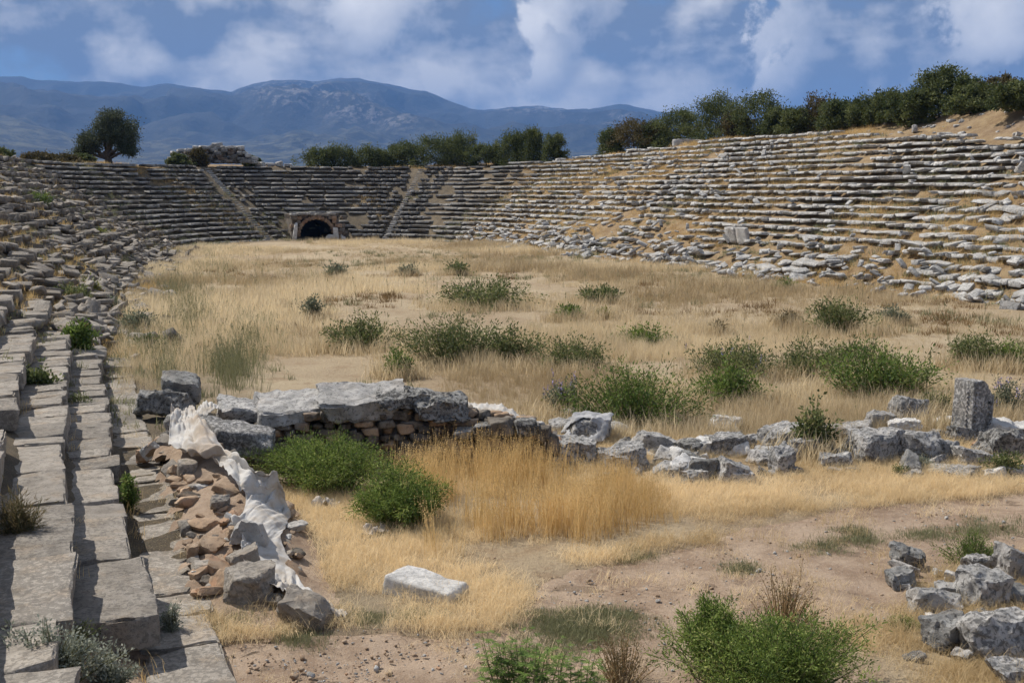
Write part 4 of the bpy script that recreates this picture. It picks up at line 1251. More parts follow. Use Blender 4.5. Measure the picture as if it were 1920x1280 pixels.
# ------------------------------------------------------------------ plants
def tubes(paths, sides=4):
    """paths: list of (points (n,3), radii (n)) -> one mesh"""
    Vs, Fs, o = [], [], 0
    for P, R in paths:
        P = np.asarray(P, float); n = len(P)
        T_ = np.gradient(P, axis=0); T_ /= np.linalg.norm(T_, axis=1)[:, None] + 1e-9
        a = np.cross(T_, [0.31, .95, .05]); a /= np.linalg.norm(a, axis=1)[:, None] + 1e-9
        b = np.cross(T_, a)
        for k in range(n):
            for s in range(sides):
                an = 2 * math.pi * s / sides
                Vs.append(P[k] + R[k] * (a[k] * math.cos(an) + b[k] * math.sin(an)))
        for k in range(n - 1):
            for s in range(sides):
                Fs.append((o + k * sides + s, o + k * sides + (s + 1) % sides, o + (k + 1) * sides + (s + 1) % sides, o + (k + 1) * sides + s))
        o += n * sides
    return np.array(Vs), np.array(Fs)

def leaf_quads(C, A, ln, wd, r):
    """diamond leaves at C along A"""
    n = len(C)
    A = A / (np.linalg.norm(A, axis=1)[:, None] + 1e-9)
    S = np.cross(A, r.normal(0, 1, (n, 3))); S /= np.linalg.norm(S, axis=1)[:, None] + 1e-9
    ln = np.asarray(ln).reshape(-1, 1) * np.ones((n, 1)); wd = np.asarray(wd).reshape(-1, 1) * np.ones((n, 1))
    V = np.stack([C - A * ln * .5, C + S * wd * .5 - A * ln * .06, C + A * ln * .5, C - S * wd * .5 - A * ln * .06], 1).reshape(-1, 3)
    return V, np.arange(4 * n).reshape(n, 4)

def bush(name, loc, w, h, mat, label, cat='bush', group=None, stems=60, leaves=3000, ls=.09, lw=.4, seed=0, dp=None, spread=.28, droop=.25, stem_mat='stem', flowers=0, shape=.45, low=.12):
    r = np.random.default_rng(seed + 3000)
    dp = dp or w
    root = empty(name, loc); tag(root, label, cat, group)
    paths, C, A, Ti = [], [], [], []
    per = max(1, leaves // stems)
    for s in range(stems):
        q = math.sqrt(r.uniform(0, 1)); an = r.uniform(0, 2 * math.pi)
        lump = 1 + .25 * math.sin(an * 2 + seed) + .2 * math.sin(an * 5 + seed * 2.3) + .12 * r.normal()
        tip = np.array([w / 2 * q * math.cos(an) * lump, dp / 2 * q * math.sin(an) * lump, h * (1 - shape * q * q) * r.uniform(.5, 1.06) * (1.22 if r.uniform() < .06 else 1.0)])
        b0 = np.array([tip[0] * spread, tip[1] * spread, -.03])
        m_ = b0 * .5 + tip * .5 + np.array([0, 0, h * droop * .5]) + r.normal(0, .04 * w, 3)
        tt = np.linspace(0, 1, 7)[:, None]
        P = (1 - tt) ** 2 * b0 + 2 * tt * (1 - tt) * m_ + tt ** 2 * tip
        rad = np.linspace(1, .25, 7) * (.006 + .004 * h)
        paths.append((P[::2], rad[::2]))
        u = low + (1 - low) * r.uniform(0, 1, per) ** .75
        x = u * 6; i = np.minimum(x.astype(int), 5); f = (x - i)[:, None]
        pos = P[i] * (1 - f) + P[i + 1] * f
        d_ = (P[i + 1] - P[i]); d_ /= np.linalg.norm(d_, axis=1)[:, None] + 1e-9
        out = r.normal(0, 1, (per, 3))
        ax = d_ * .35 + out * .7 + np.array([0, 0, .10])
        pos = pos + out * (ls * .55 + .03 * w * (1 - u[:, None] * .5))
        pos[:, 2] = np.maximum(pos[:, 2], .01)
        C.append(pos); A.append(ax); Ti.append(np.full(per, r.uniform(.05, .80)) + r.normal(0, .2, per))
    C = np.concatenate(C); A = np.concatenate(A); Ti = np.clip(np.concatenate(Ti), 0, 1)
    V, F = leaf_quads(C, A, ls * r.uniform(.6, 1.3, len(C)), ls * lw * r.uniform(.7, 1.2, len(C)), r)
    link('foliage', new_mesh('foliage', V, F, M[mat], tint=np.repeat(Ti, 4)), root)
    V, F = tubes(paths, 3)
    link('stems', new_mesh('stems', V, F, M[stem_mat]), root)
    if flowers:
        k = r.choice(len(paths), flowers)
        Cf = np.concatenate([paths[i][0][-1] + r.normal(0, .012, (9, 3)) + np.linspace(0, .14, 9)[:, None] * np.array([0, 0, 1]) for i in k])
        V, F = leaf_quads(Cf, r.normal(0, 1, (len(Cf), 3)), .035, .025, r)
        link('flower_spikes', new_mesh('flower_spikes', V, F, M['flower']), root)
    return root

def tree(name, loc, w, h, mat, label, cat='tree', group=None, clumps=70, per=60, ls=.16, lw=.55, seed=0, trunk_h=None, trunk_r=.09, crown_low=.1, dp=None, spiky=0.0, lobes=None):
    r = np.random.default_rng(seed + 7000)
    root = empty(name, loc); tag(root, label, cat, group)
    dp = dp or w * .9
    z0 = h * crown_low
    cc = []
    for _ in range(clumps):
        v = r.normal(0, 1, 3); v /= np.linalg.norm(v)
        q = r.uniform(.25, 1.0) ** .5
        lump = 1 + .22 * math.sin(3 * math.atan2(v[1], v[0]) + seed) + .2 * r.normal()
        zz = (z0 + h) / 2 + v[2] * q * (h - z0) / 2 * (1 + .08 * r.normal())
        wide = .75 + .25 * math.sin(math.pi * np.clip((zz - z0) / (h - z0), 0, 1))
        if crown_low < .15:                                     # bushes are leafy down to the ground
            zz = h * r.uniform(.04, 1.0) ** .8; an = r.uniform(0, 6.283); q = r.uniform(.2, 1) ** .5
            v = np.array([math.cos(an), math.sin(an), 0]); wide = (1 - (zz / h / 1.06) ** 3) ** .5
            zz *= 1 + .10 * math.sin(an * 3 + seed) * q
        if lobes:
            lx, ly, lz, lr = lobes[r.integers(len(lobes))]
            cc.append((lx * w + v[0] * q * lr * w, ly * w + v[1] * q * lr * w, lz * h + v[2] * q * lr * w * .8)); continue
        cc.append((v[0] * q * w / 2 * lump * wide, v[1] * q * dp / 2 * lump * wide, zz))
    cc = np.array(cc)
    rad = (.095 if lobes else .13) * (w + h) / 2 * r.uniform(.6, 1.25, clumps)
    C = np.repeat(cc, per, 0) + r.normal(0, 1, (clumps * per, 3)) * np.repeat(rad, per)[:, None] * np.array([.62, .62, .5 + spiky])
    C[:, 2] = np.maximum(C[:, 2], .05)
    A = (C - np.repeat(cc, per, 0)) / np.repeat(rad, per)[:, None] + r.normal(0, .7, C.shape) + np.array([0, 0, .5 + spiky * 2])
    Ti = np.clip(np.repeat(r.uniform(.1, .7, clumps), per) + r.normal(0, .17, len(C)), 0, 1)
    V, F = leaf_quads(C, A, ls * r.uniform(.6, 1.3, len(C)), ls * lw * r.uniform(.7, 1.2, len(C)), r)
    link('crown', new_mesh('crown', V, F, M[mat], tint=np.repeat(Ti, 4)), root)
    th = trunk_h or h * .5
    paths = [(np.array([(0, 0, -.2), (.06 * w * r.normal(), .03 * w, th * .5), (.08 * w * r.normal(), 0, th)]), np.array([1.25, .95, .7]) * trunk_r)]
    top = paths[0][0][-1]
    for i in r.choice(clumps, min(9, clumps), replace=False):
        m_ = (top + cc[i]) / 2 + r.normal(0, .05 * w, 3)
        paths.append((np.array([paths[0][0][1], m_, cc[i]]), np.array([.55, .35, .12]) * trunk_r))
    V, F = tubes(paths, 6)
    link('trunk', new_mesh('trunk', V, F, M['bark'], smooth=True), root)
    return root

# ---- trees and thickets on the crest: (column, top row, width px, metres beyond arena edge, material, label, extras)
CREST = [
    (220, 206, 112, 13.6, 'olive', 'lone broad dark olive tree on the far left crest', dict(cat='tree', clumps=300, per=95, crown_low=.22, trunk_r=.32, trunk_h=1.3, ls=.17, lobes=[(-.05, 0, .66, .26), (.22, .05, .78, .24), (.08, -.1, .86, .17), (-.30, 0, .45, .20), (-.42, 0, .26, .12), (.30, 0, .52, .22), (.0, .1, .50, .25), (.34, -.05, .32, .12), (.18, -.1, .62, .22)])),
    (14, 276, 44, 13.5, 'crest', 'small dark bush at the left end of the crest', {}),
    (95, 286, 62, 13.6, 'crest_brown', 'low brownish bush left of the olive tree', {}),
    (135, 290, 50, 13.4, 'crest_brown', 'low brownish shrub close to the left foot of the olive tree', {}),
    (172, 288, 34, 13.2, 'crest', 'little dark shrub under the left side of the olive crown', {}),
    (345, 288, 34, 12.8, 'crest', 'small green shrub growing before the left end of the crest ruin', {}),
    (384, 276, 24, 12.7, 'crest_brown', 'yellowish shrub growing in the middle of the crest ruin', {}),
    (482, 291, 24, 13.0, 'crest', 'small dark shrub at the right end of the crest ruin', {}),
    (605, 277, 52, 14.5, 'crest', 'leftmost section of the dense dark hedge behind the far seats', dict(clumps=60, spiky=.3)),
    (645, 275, 52, 14.5, 'crest', 'second section from the left of the dense dark hedge', dict(clumps=60, spiky=.3)),
    (690, 276, 56, 14.5, 'crest', 'third section of the dense dark hedge, before it rises', dict(clumps=60, spiky=.3)),
    (722, 281, 36, 14.2, 'crest', 'low right end of the dense dark hedge', dict(clumps=50, spiky=.3)),
    (762, 266, 62, 15.5, 'crest', 'sloping left flank of the rounded thicket right of the hedge', {}),
    (812, 252, 90, 16.0, 'crest', 'rounded dark thicket right of the hedge', dict(clumps=90)),
    (868, 249, 60, 16.0, 'crest', 'feathery dark tree on the right of the rounded thicket', dict(spiky=.3)),
    (915, 268, 62, 15.5, 'crest', 'low bush between the rounded thicket and the small trees', {}),
    (960, 243, 48, 15.0, 'crest', 'left one of the three small trees on the far crest', dict(spiky=.2)),
    (1000, 238, 42, 15.0, 'crest', 'tallest, middle one of the three small trees on the far crest', dict(spiky=.3)),
    (1038, 249, 42, 14.5, 'crest', 'right, shortest of the three small trees on the far crest', {}),
    (1142, 238, 50, 15.0, 'crest', 'dark bush at the left end of the right crest thicket', {}),
    (1190, 220, 86, 14.6, 'crest_brown', 'big rounded olive-brown bush at the left end of the right crest', dict(clumps=90)),
    (1225, 226, 60, 15.5, 'crest', 'dark bush behind the right side of the big rounded bush', {}),
    (1268, 202, 84, 16.0, 'crest', 'broad dark bush left of the tall pair on the right crest', {}),
    (1334, 168, 92, 15.5, 'crest', 'left tree of the tall pair on the right crest', dict(clumps=100)),
    (1412, 170, 104, 15.5, 'crest', 'right tree of the tall pair on the right crest', dict(clumps=100)),
    (1375, 205, 50, 14.8, 'crest_brown', 'rusty bush between the feet of the tall pair', {}),
    (1450, 200, 60, 15.0, 'crest', 'dark bush at the right foot of the tall pair', {}),
    (1488, 202, 62, 15.0, 'crest', 'low dark bush before the reddish tree', {}),
    (1521, 176, 56, 15.8, 'crest_brown', 'thin reddish-brown tree in the right crest thicket', dict(spiky=.2, clumps=45)),
    (1562, 184, 70, 15.0, 'crest', 'dark bush just right of the reddish-brown tree', {}),
    (1612, 182, 66, 15.5, 'crest', 'dark bushy tree in the middle of the right thicket', dict(spiky=.2)),
    (1650, 171, 66, 15.5, 'crest', 'bushy tree with pointed top left of the highest tree', dict(spiky=.2)),
    (1696, 166, 66, 15.0, 'crest', 'dark bush at the left foot of the highest tree', {}),
    (1742, 122, 92, 17.0, 'crest', 'highest dark tree on the right skyline', dict(clumps=110)),
    (1790, 142, 62, 17.5, 'crest', 'small tree on the mound right of the highest tree', {}),
    (1800, 156, 76, 16.2, 'crest', 'low round bush on the mound below the skyline trees', {}),
    (1852, 134, 60, 18.0, 'crest_brown', 'sparse top-heavy tree on the mound crest', dict(clumps=40, crown_low=.35)),
    (1900, 150, 110, 15.6, 'crest', 'dense dark bush cut by the right picture edge', dict(clumps=110)),
]
for q, (px, pt, w, dout, mt, lab, kw) in enumerate(CREST):
    x, y = crest_point(px, dout)
    z = tz(x, y)
    f = y * math.cos(PITCH)
    ww = w * y / FPX
    top = at_depth(px, pt, y).z
    hh = max(.6, top - z) * (.97 if q == 0 else .88)
    kw = dict(kw)
    a = dict(cat='bush', clumps=95, per=105, crown_low=.02, trunk_r=.06); a.update(kw)
    tree('olive_tree' if q == 0 else ('crest_tree' if hh > 2.6 else 'crest_bush'), (x, y, z - .05), ww * (1.0 if q == 0 else 1.12), hh, mt, lab, seed=q, group=None if q == 0 else 'trees and bushes along the crest', **a)

# ---- bushes in the arena and on the rows
BUSH = [   # column, foot row, width px, top row, material, label, extras
    (675, 662, 128, 594, 'bush', 'round green bush standing left of the biggest dark bush', dict(leaves=4200, stems=90)),
    (850, 692, 190, 602, 'bush', 'biggest dark green bush in the middle of the arena', dict(leaves=7000, stems=150)),
    (958, 692, 110, 614, 'bush', 'dark green bush grown into the right side of the biggest one', dict(leaves=3600, stems=80)),
    (1072, 704, 130, 628, 'bush', 'loose green bush third from the left in the middle row', dict(leaves=3600, stems=80)),
    (746, 712, 52, 656, 'bush_bright', 'small bright green bush in front of the biggest bush', dict(leaves=1600, stems=40)),
    (905, 582, 178, 532, 'bush', 'wide low green thicket farther back in mid arena', dict(leaves=4800, stems=110)),
    (1126, 572, 80, 542, 'bush', 'low green bush right of the wide low thicket', dict(leaves=2000, stems=50)),
    (1066, 604, 46, 574, 'bush_bright', 'small green tuft between wide thicket and loose bush', dict(leaves=1200, stems=30)),
    (1130, 600, 34, 582, 'yellow', 'tiny yellow-green tuft below the low bush in mid arena', dict(leaves=600, stems=20)),
    (1208, 656, 92, 612, 'bush_bright', 'green bush standing alone right of the loose bush', dict(leaves=2600, stems=60)),
    (856, 517, 46, 492, 'bush', 'small green bush far back near the right seats', dict(leaves=1000, stems=30)),
    (627, 522, 52, 500, 'grey', 'small greyish bush far back left of centre', dict(leaves=900, stems=30)),
    (762, 518, 40, 500, 'grey', 'faint grey-green tuft far back between two small bushes', dict(leaves=600, stems=20)),
    (582, 602, 42, 560, 'grey', 'thin grey-green weed clump left in mid arena', dict(leaves=900, stems=30)),
    (1192, 815, 235, 692, 'bush_bright', 'large fresh green bush behind the draped stone', dict(leaves=11000, stems=190, ls=.07, lw=.35)),
    (1062, 790, 72, 716, 'grey', 'grey shrub with violet flower spikes left of the large fresh green bush', dict(leaves=1800, stems=45, ls=.06, flowers=14)),
    (1376, 764, 112, 692, 'bush_bright', 'bright green bush lying nearest in the right bush group', dict(leaves=4200, stems=90, ls=.08)),
    (1385, 720, 172, 650, 'bush', 'dark bush with violet spikes at the left of the right bush group', dict(leaves=5200, stems=110, flowers=16)),
    (1530, 714, 152, 644, 'bush', 'olive green bush in the middle of the right bush group', dict(leaves=4600, stems=100)),
    (1625, 704, 110, 636, 'bush', 'rounded bush at the back of the right bush group', dict(leaves=3600, stems=80)),
    (1668, 758, 190, 664, 'bush_bright', 'biggest bright bush of the right bush group', dict(leaves=7000, stems=140, ls=.08)),
    (1578, 630, 104, 568, 'bush', 'compact dark bush standing before the right seats', dict(leaves=3600, stems=80)),
    (1680, 612, 52, 574, 'grey', 'small grey-green bush right of the compact dark bush', dict(leaves=1300, stems=40)),
    (1480, 614, 52, 586, 'brownbush', 'small brown-green bush left of the compact dark bush', dict(leaves=900, stems=40)),
    (1346, 630, 36, 600, 'brownbush', 'wispy brownish weed left of the brown-green bush', dict(leaves=500, stems=30)),
    (1846, 694, 108, 632, 'bush', 'green bush near the right picture edge', dict(leaves=3600, stems=80)),
    (1904, 696, 70, 642, 'bush_bright', 'brighter bush cut by the right picture edge in the arena', dict(leaves=2400, stems=60)),
    (1892, 790, 78, 716, 'grey', 'grey shrub with violet spikes right of the carved upright block', dict(leaves=2000, stems=50, flowers=18, ls=.06)),
    (1760, 786, 54, 736, 'bush', 'small green bush behind the stones left of the carved upright block', dict(leaves=1600, stems=40, ls=.07)),
    (1530, 866, 80, 762, 'bush', 'dark leafy shrub growing up between the fallen blocks', dict(leaves=1900, stems=38, ls=.075, lw=.55, spread=.1)),
    (1606, 872, 44, 826, 'bush', 'small dark shrub right of the dark leafy shrub', dict(leaves=1000, stems=30, ls=.05)),
    (1735, 884, 60, 862, 'silver', 'low silvery plant at the foot of the squared flat-topped block', dict(leaves=900, stems=30, ls=.05)),
    (1768, 818, 40, 792, 'bush_bright', 'small fresh plant between the pale stones right of the round boulder', dict(leaves=700, stems=24, ls=.06)),
    (1896, 896, 66, 850, 'bush', 'dark shrub at the right edge below the hollowed boulder', dict(leaves=1800, stems=45, ls=.05)),
    (1688, 900, 30, 872, 'bush', 'tiny dark shrub at the foot of the large rounded slab', dict(leaves=600, stems=20, ls=.04)),
    (1474, 547, 36, 525, 'bush_bright', 'little green tuft at the foot of the right seats', dict(leaves=800, stems=24)),
    # left rows
    (138, 668, 66, 606, 'bush_bright', 'bright leafy bush growing on the left seat rows', dict(leaves=2400, stems=50, ls=.09, lw=.6, lift=1.0)),
    (62, 732, 64, 692, 'bush', 'green bush hanging over the left seats near the picture edge', dict(leaves=1500, stems=36, ls=.07, lw=.6, lift=1.5)),
    (18, 704, 36, 676, 'yellow', 'yellow-green leafy plant at the left picture edge', dict(leaves=500, stems=18, ls=.08, lw=.6, lift=1.8)),
    (68, 386, 36, 358, 'bush_bright', 'bright green shrub high on the ruined left rows', dict(leaves=1200, stems=30, ls=.12, lift=4.3)),
    (126, 566, 60, 536, 'bush', 'green shrub between the ruined left rows above the bright bush', dict(leaves=1400, stems=36, lift=1.3)),
    (165, 546, 36, 524, 'yellow', 'yellowish shrub beside the green shrub on the left rows', dict(leaves=700, stems=24, lift=1.0)),
    (200, 584, 52, 558, 'grey', 'grey-green shrub on the lower left rows', dict(leaves=900, stems=30, lift=.5)),
    (252, 626, 72, 588, 'grey', 'grey-green weed clump at the bottom of the left rows', dict(leaves=1600, stems=44, lift=.1)),
    (272, 664, 62, 632, 'bush', 'dark weed clump by the end of the squared left seats', dict(leaves=1500, stems=40, lift=.05)),
    (145, 770, 40, 736, 'bush', 'small dark shrub in the joint of the second left seat row', dict(leaves=800, stems=24, ls=.05, lift=.6)),
    (184, 444, 30, 428, 'yellow', 'small yellowish shrub on the upper left rows', dict(leaves=500, stems=20, ls=.12, lift=2.2)),
    (182, 884, 66, 862, 'silver', 'silvery low plant on the second left seat row', dict(leaves=800, stems=26, ls=.035, lift=.5)),
    (240, 960, 34, 882, 'bush_bright', 'narrow green creeper in the shaded gap by the rubble heap', dict(leaves=1500, stems=26, ls=.05, lift=.05)),
    (318, 1206, 48, 1128, 'silver', 'silvery upright weed in the gap at the front of the seats', dict(leaves=1300, stems=26, ls=.035, lift=.02)),
    (28, 1026, 80, 938, 'brownbush', 'dark withered grassy clump on the left seats', dict(leaves=1800, stems=90, ls=.09, lw=.1, lift=1.1)),
    (98, 1225, 130, 1180, 'bush', 'low dark green mat at the front end of the left seats', dict(leaves=3500, stems=80, ls=.025, lift=.55)),
    (66, 1306, 210, 1186, 'silver', 'large silvery shrub in the bottom left corner', dict(leaves=5200, stems=100, ls=.035, lw=.5, lift=.5)),
    (196, 1296, 90, 1225, 'silver', 'smaller silvery shrub beside the front block bottom left', dict(leaves=2000, stems=44, ls=.032, lift=.1)),
    # foreground
    (600, 942, 230, 842, 'fennel', 'feathery green bush left of the tall golden grass', dict(leaves=30000, stems=230, ls=.045, lw=.26, cat='bush')),
    (745, 1000, 170, 884, 'fennel', 'feathery green bush leaning into the tall golden grass', dict(leaves=22000, stems=140, ls=.045, lw=.26)),
    (1345, 1282, 150, 1140, 'fennel', 'tall thin feathery bush in the bottom foreground', dict(leaves=15000, stems=90, ls=.04, lw=.26, spread=.1)),
    (1475, 1356, 290, 1210, 'fennel', 'wide feathery green bush at the bottom edge', dict(leaves=30000, stems=190, ls=.04, lw=.26)),
    (1832, 1068, 110, 1008, 'bush_bright', 'bright green bush behind the pointed grey stone at right', dict(leaves=5000, stems=90, ls=.03, lw=.25)),
    (1700, 1192, 50, 1160, 'fennel', 'small green tuft in the straw near the cornice fragment', dict(leaves=2000, stems=40, ls=.025, lw=.2)),
    (1480, 1200, 150, 1085, 'brownbush', 'dry brown weed behind the wide feathery bush', dict(leaves=1200, stems=70, ls=.025, lw=.4, stem_mat='dry_stem', low=.4)),
    (1170, 1300, 130, 1195, 'brownbush', 'withered brown weed at the bottom between green plants', dict(leaves=1500, stems=60, ls=.03, lw=.3, stem_mat='dry_stem', low=.3)),
    (550, 1062, 24, 1030, 'bush', 'tiny dark sprig growing beside the fabric sheet', dict(leaves=300, stems=10, ls=.03)),
]
for q, (px, pb, w, pt, mt, lab, kw) in enumerate(BUSH):
    kw = dict(kw); lift = kw.pop('lift', None)
    p, ww, hh = placed(px, pb, w, pt)
    a = dict(ls=max(.06, .0030 * p.y), seed=q); a.update(kw)
    if p.y > 19 and mt in ('bush', 'bush_bright'): ww *= 1.12; a['leaves'] = int(a['leaves'] * .8); a['spread'] = random.uniform(.3, .6); a['droop'] = random.uniform(.1, .4)
    if mt == 'fennel': ww *= 1.25; a['droop'] = .5; a['spread'] = .35
    bush('bush' if mt not in ('grey', 'brownbush', 'silver') else 'shrub', (p.x, p.y + ww * .3, p.z), ww, hh * 1.12, mt, lab, group='bushes and weeds of the ruin', dp=ww * .8, shape=random.uniform(.3, .6), **a)

# palmate-leaved plants at the bottom edge
def palm_plant(px, pb, w, pt, label, seed, n=26):
    r = np.random.default_rng(seed)
    p, ww, hh = placed(px, pb, w, pt)
    root = empty('leafy_plant', tuple(p)); tag(root, label, 'plant', 'hemp-like plants at the bottom edge')
    paths, Vs, Fs, Ti, o = [], [], [], [], 0
    for s in range(n):
        tip = np.array([ww * r.uniform(-.5, .5), ww * r.uniform(-.35, .35), hh * r.uniform(.55, 1.05)])
        b0 = np.array([tip[0] * .6, tip[1] * .6, 0])
        tt = np.linspace(0, 1, 6)[:, None]
        P = b0 * (1 - tt) + tip * tt + np.sin(tt * 3) * r.normal(0, .03, 3)
        paths.append((P, np.linspace(.006, .002, 6)))
        for k in range(11):
            u = .3 + .7 * k / 10; c = b0 * (1 - u) + tip * u
            az = k * 2.4 + s; pet = np.array([math.cos(az), math.sin(az), .45]) * .07 * (1.25 - u * .7)
            c2 = c + pet; L = .085 * (1.3 - u * .6) * r.uniform(.8, 1.2)
            out = np.array([math.cos(az), math.sin(az), 0]); sd = np.array([-math.sin(az), math.cos(az), 0])
            ti = np.clip(r.normal(.5, .22), 0, 1)
            for a in (-1.5, -.85, -.35, .1, .55, 1.1, 1.6):
                ax = out * math.cos(a) + sd * math.sin(a) + np.array([0, 0, r.uniform(-.35, .15)])
                ax /= np.linalg.norm(ax); ll = L * (1 - .25 * abs(a) / 1.5)
                sv = np.cross(ax, [0, 0, 1.0]); sv /= np.linalg.norm(sv)
                Vs += [c2, c2 + ax * ll * .45 + sv * ll * .10, c2 + ax * ll, c2 + ax * ll * .45 - sv * ll * .10]
                Fs.append((o, o + 1, o + 2, o + 3)); o += 4; Ti += [ti] * 4
    link('foliage', new_mesh('foliage', np.array(Vs), np.array(Fs), M['palm'], tint=np.array(Ti)), root)
    V, F = tubes(paths, 4); link('stems', new_mesh('stems', V, F, M['stem']), root)
palm_plant(985, 1312, 170, 1180, 'bright palmate-leaved plant at the bottom edge', 1)
palm_plant(1085, 1330, 90, 1205, 'smaller palmate-leaved plant right of the bright one', 2, 10)

# ------------------------------------------------------------------ scattered stuff
def blade_mesh(name, n, h, spread, lean, wd, mat, seed, heads=0.0, segs=3):
    r = np.random.default_rng(seed); Vs, Fs, Ti = [], [], []
    for i in range(n):
        an = r.uniform(0, 2 * math.pi); b0 = np.array([r.normal(0, spread), r.normal(0, spread), -.01])
        L = h * r.uniform(.55, 1.15); le = lean * r.uniform(.3, 1.4)
        az = an + r.normal(0, .5); d = np.array([math.cos(az), math.sin(az), 0]); s = np.array([-math.sin(an), math.cos(an), 0]) * wd * r.uniform(.6, 1.3)
        pts = []; th = 0; c = b0.copy()
        for k in range(segs + 1):
            pts.append(c.copy()); th = le * (k + .6) / segs
            c = c + (d * math.sin(th) + np.array([0, 0, 1]) * math.cos(th)) * L / segs
        if lean > 1.2: pts = [np.array([q[0], q[1], max(q[2], .004 + .01 * r.uniform())]) for q in pts]
        o = len(Vs); ti = r.uniform(0, 1)
        for k, q in enumerate(pts):
            f = 1 - .85 * k / segs; Vs += [q - s * f, q + s * f]; Ti += [ti, ti]
        Fs += [(o + 2 * k, o + 2 * k + 1, o + 2 * k + 3, o + 2 * k + 2) for k in range(segs)]
        if r.uniform() < heads:
            for m_ in range(5):
                o = len(Vs); c = pts[-1] - np.array([0, 0, 1]) * L * .05 * m_; e = r.normal(0, 1, 3) * wd * 2.2
                Vs += [c, c + e + np.array([0, 0, wd * 2]), c + np.array([0, 0, wd * 7])]; Ti += [ti] * 3; Fs.append((o, o + 1, o + 2))
    return new_mesh(name, np.array(Vs), Fs, M[mat], tint=np.array(Ti))

def scatter(name, pts, scl, itint, meshes, label, cat, tiltamt=.1, seed=0):
    r = np.random.default_rng(seed)
    n = len(pts)
    me = bpy.data.meshes.new(name); me.vertices.add(n); me.vertices.foreach_set('co', np.asarray(pts, np.float32).ravel())
    rot = np.stack([r.normal(0, tiltamt, n), r.normal(0, tiltamt, n), r.uniform(0, 6.283, n)], 1).astype(np.float32)
    me.attributes.new('rot', 'FLOAT_VECTOR', 'POINT').data.foreach_set('vector', rot.ravel())
    me.attributes.new('scl', 'FLOAT', 'POINT').data.foreach_set('value', np.asarray(scl, np.float32))
    me.attributes.new('itint', 'FLOAT', 'POINT').data.foreach_set('value', np.asarray(itint, np.float32))
    me.attributes.new('vid', 'INT', 'POINT').data.foreach_set('value', r.integers(0, len(meshes), n).astype(np.int32))
    o = link(name, me); tag(o, label, cat, kind='stuff')
    ng = bpy.data.node_groups.new(name + '_scatter', 'GeometryNodeTree')
    ng.interface.new_socket('Geometry', in_out='INPUT', socket_type='NodeSocketGeometry')
    ng.interface.new_socket('Geometry', in_out='OUTPUT', socket_type='NodeSocketGeometry')
    gi = ng.nodes.new('NodeGroupInput'); go = ng.nodes.new('NodeGroupOutput')
    iop = ng.nodes.new('GeometryNodeInstanceOnPoints'); jn = ng.nodes.new('GeometryNodeJoinGeometry')
    for k, ms in reversed(list(enumerate(meshes))):
        so = bpy.data.objects.new(name + '_source', ms)         # geometry source only, never linked to the scene
        oi = ng.nodes.new('GeometryNodeObjectInfo'); oi.inputs['Object'].default_value = so; oi.inputs['As Instance'].default_value = False
        g2 = ng.nodes.new('GeometryNodeGeometryToInstance')
        ng.links.new(oi.outputs['Geometry'], g2.inputs[0]); ng.links.new(g2.outputs[0], jn.inputs[0])
    def na(nm_, ty):
        nd = ng.nodes.new('GeometryNodeInputNamedAttribute'); nd.data_type = ty; nd.inputs['Name'].default_value = nm_
        return nd.outputs[0]
    ng.links.new(gi.outputs[0], iop.inputs['Points']); ng.links.new(jn.outputs[0], iop.inputs['Instance'])
    iop.inputs['Pick Instance'].default_value = True
    ng.links.new(na('vid', 'INT'), iop.inputs['Instance Index'])
    ng.links.new(na('rot', 'FLOAT_VECTOR'), iop.inputs['Rotation'])
    ng.links.new(na('scl', 'FLOAT'), iop.inputs['Scale'])
    ng.links.new(iop.outputs[0], go.inputs[0])
    md = o.modifiers.new('scatter', 'NODES'); md.node_group = ng
    return o

def in_view(x, y, z, mg=120):
    f = y * math.cos(PITCH) - (z - CZ) * math.sin(PITCH); u = y * math.sin(PITCH) + (z - CZ) * math.cos(PITCH)
    f = np.maximum(f, .1)
    X = 960 + FPX * x / f; Y = 640 - FPX * u / f
    return (X > -mg) & (X < 1920 + mg) & (Y < 1280 + mg * 1.2) & (y > 3)

def cand(n, y0, y1, seed):
    r = np.random.default_rng(seed)
    y = r.uniform(0, 1, n); y = np.sqrt(y0 ** 2 + (y1 ** 2 - y0 ** 2) * y)
    x = r.uniform(-.50, .50, n) * y
    return x, y, r

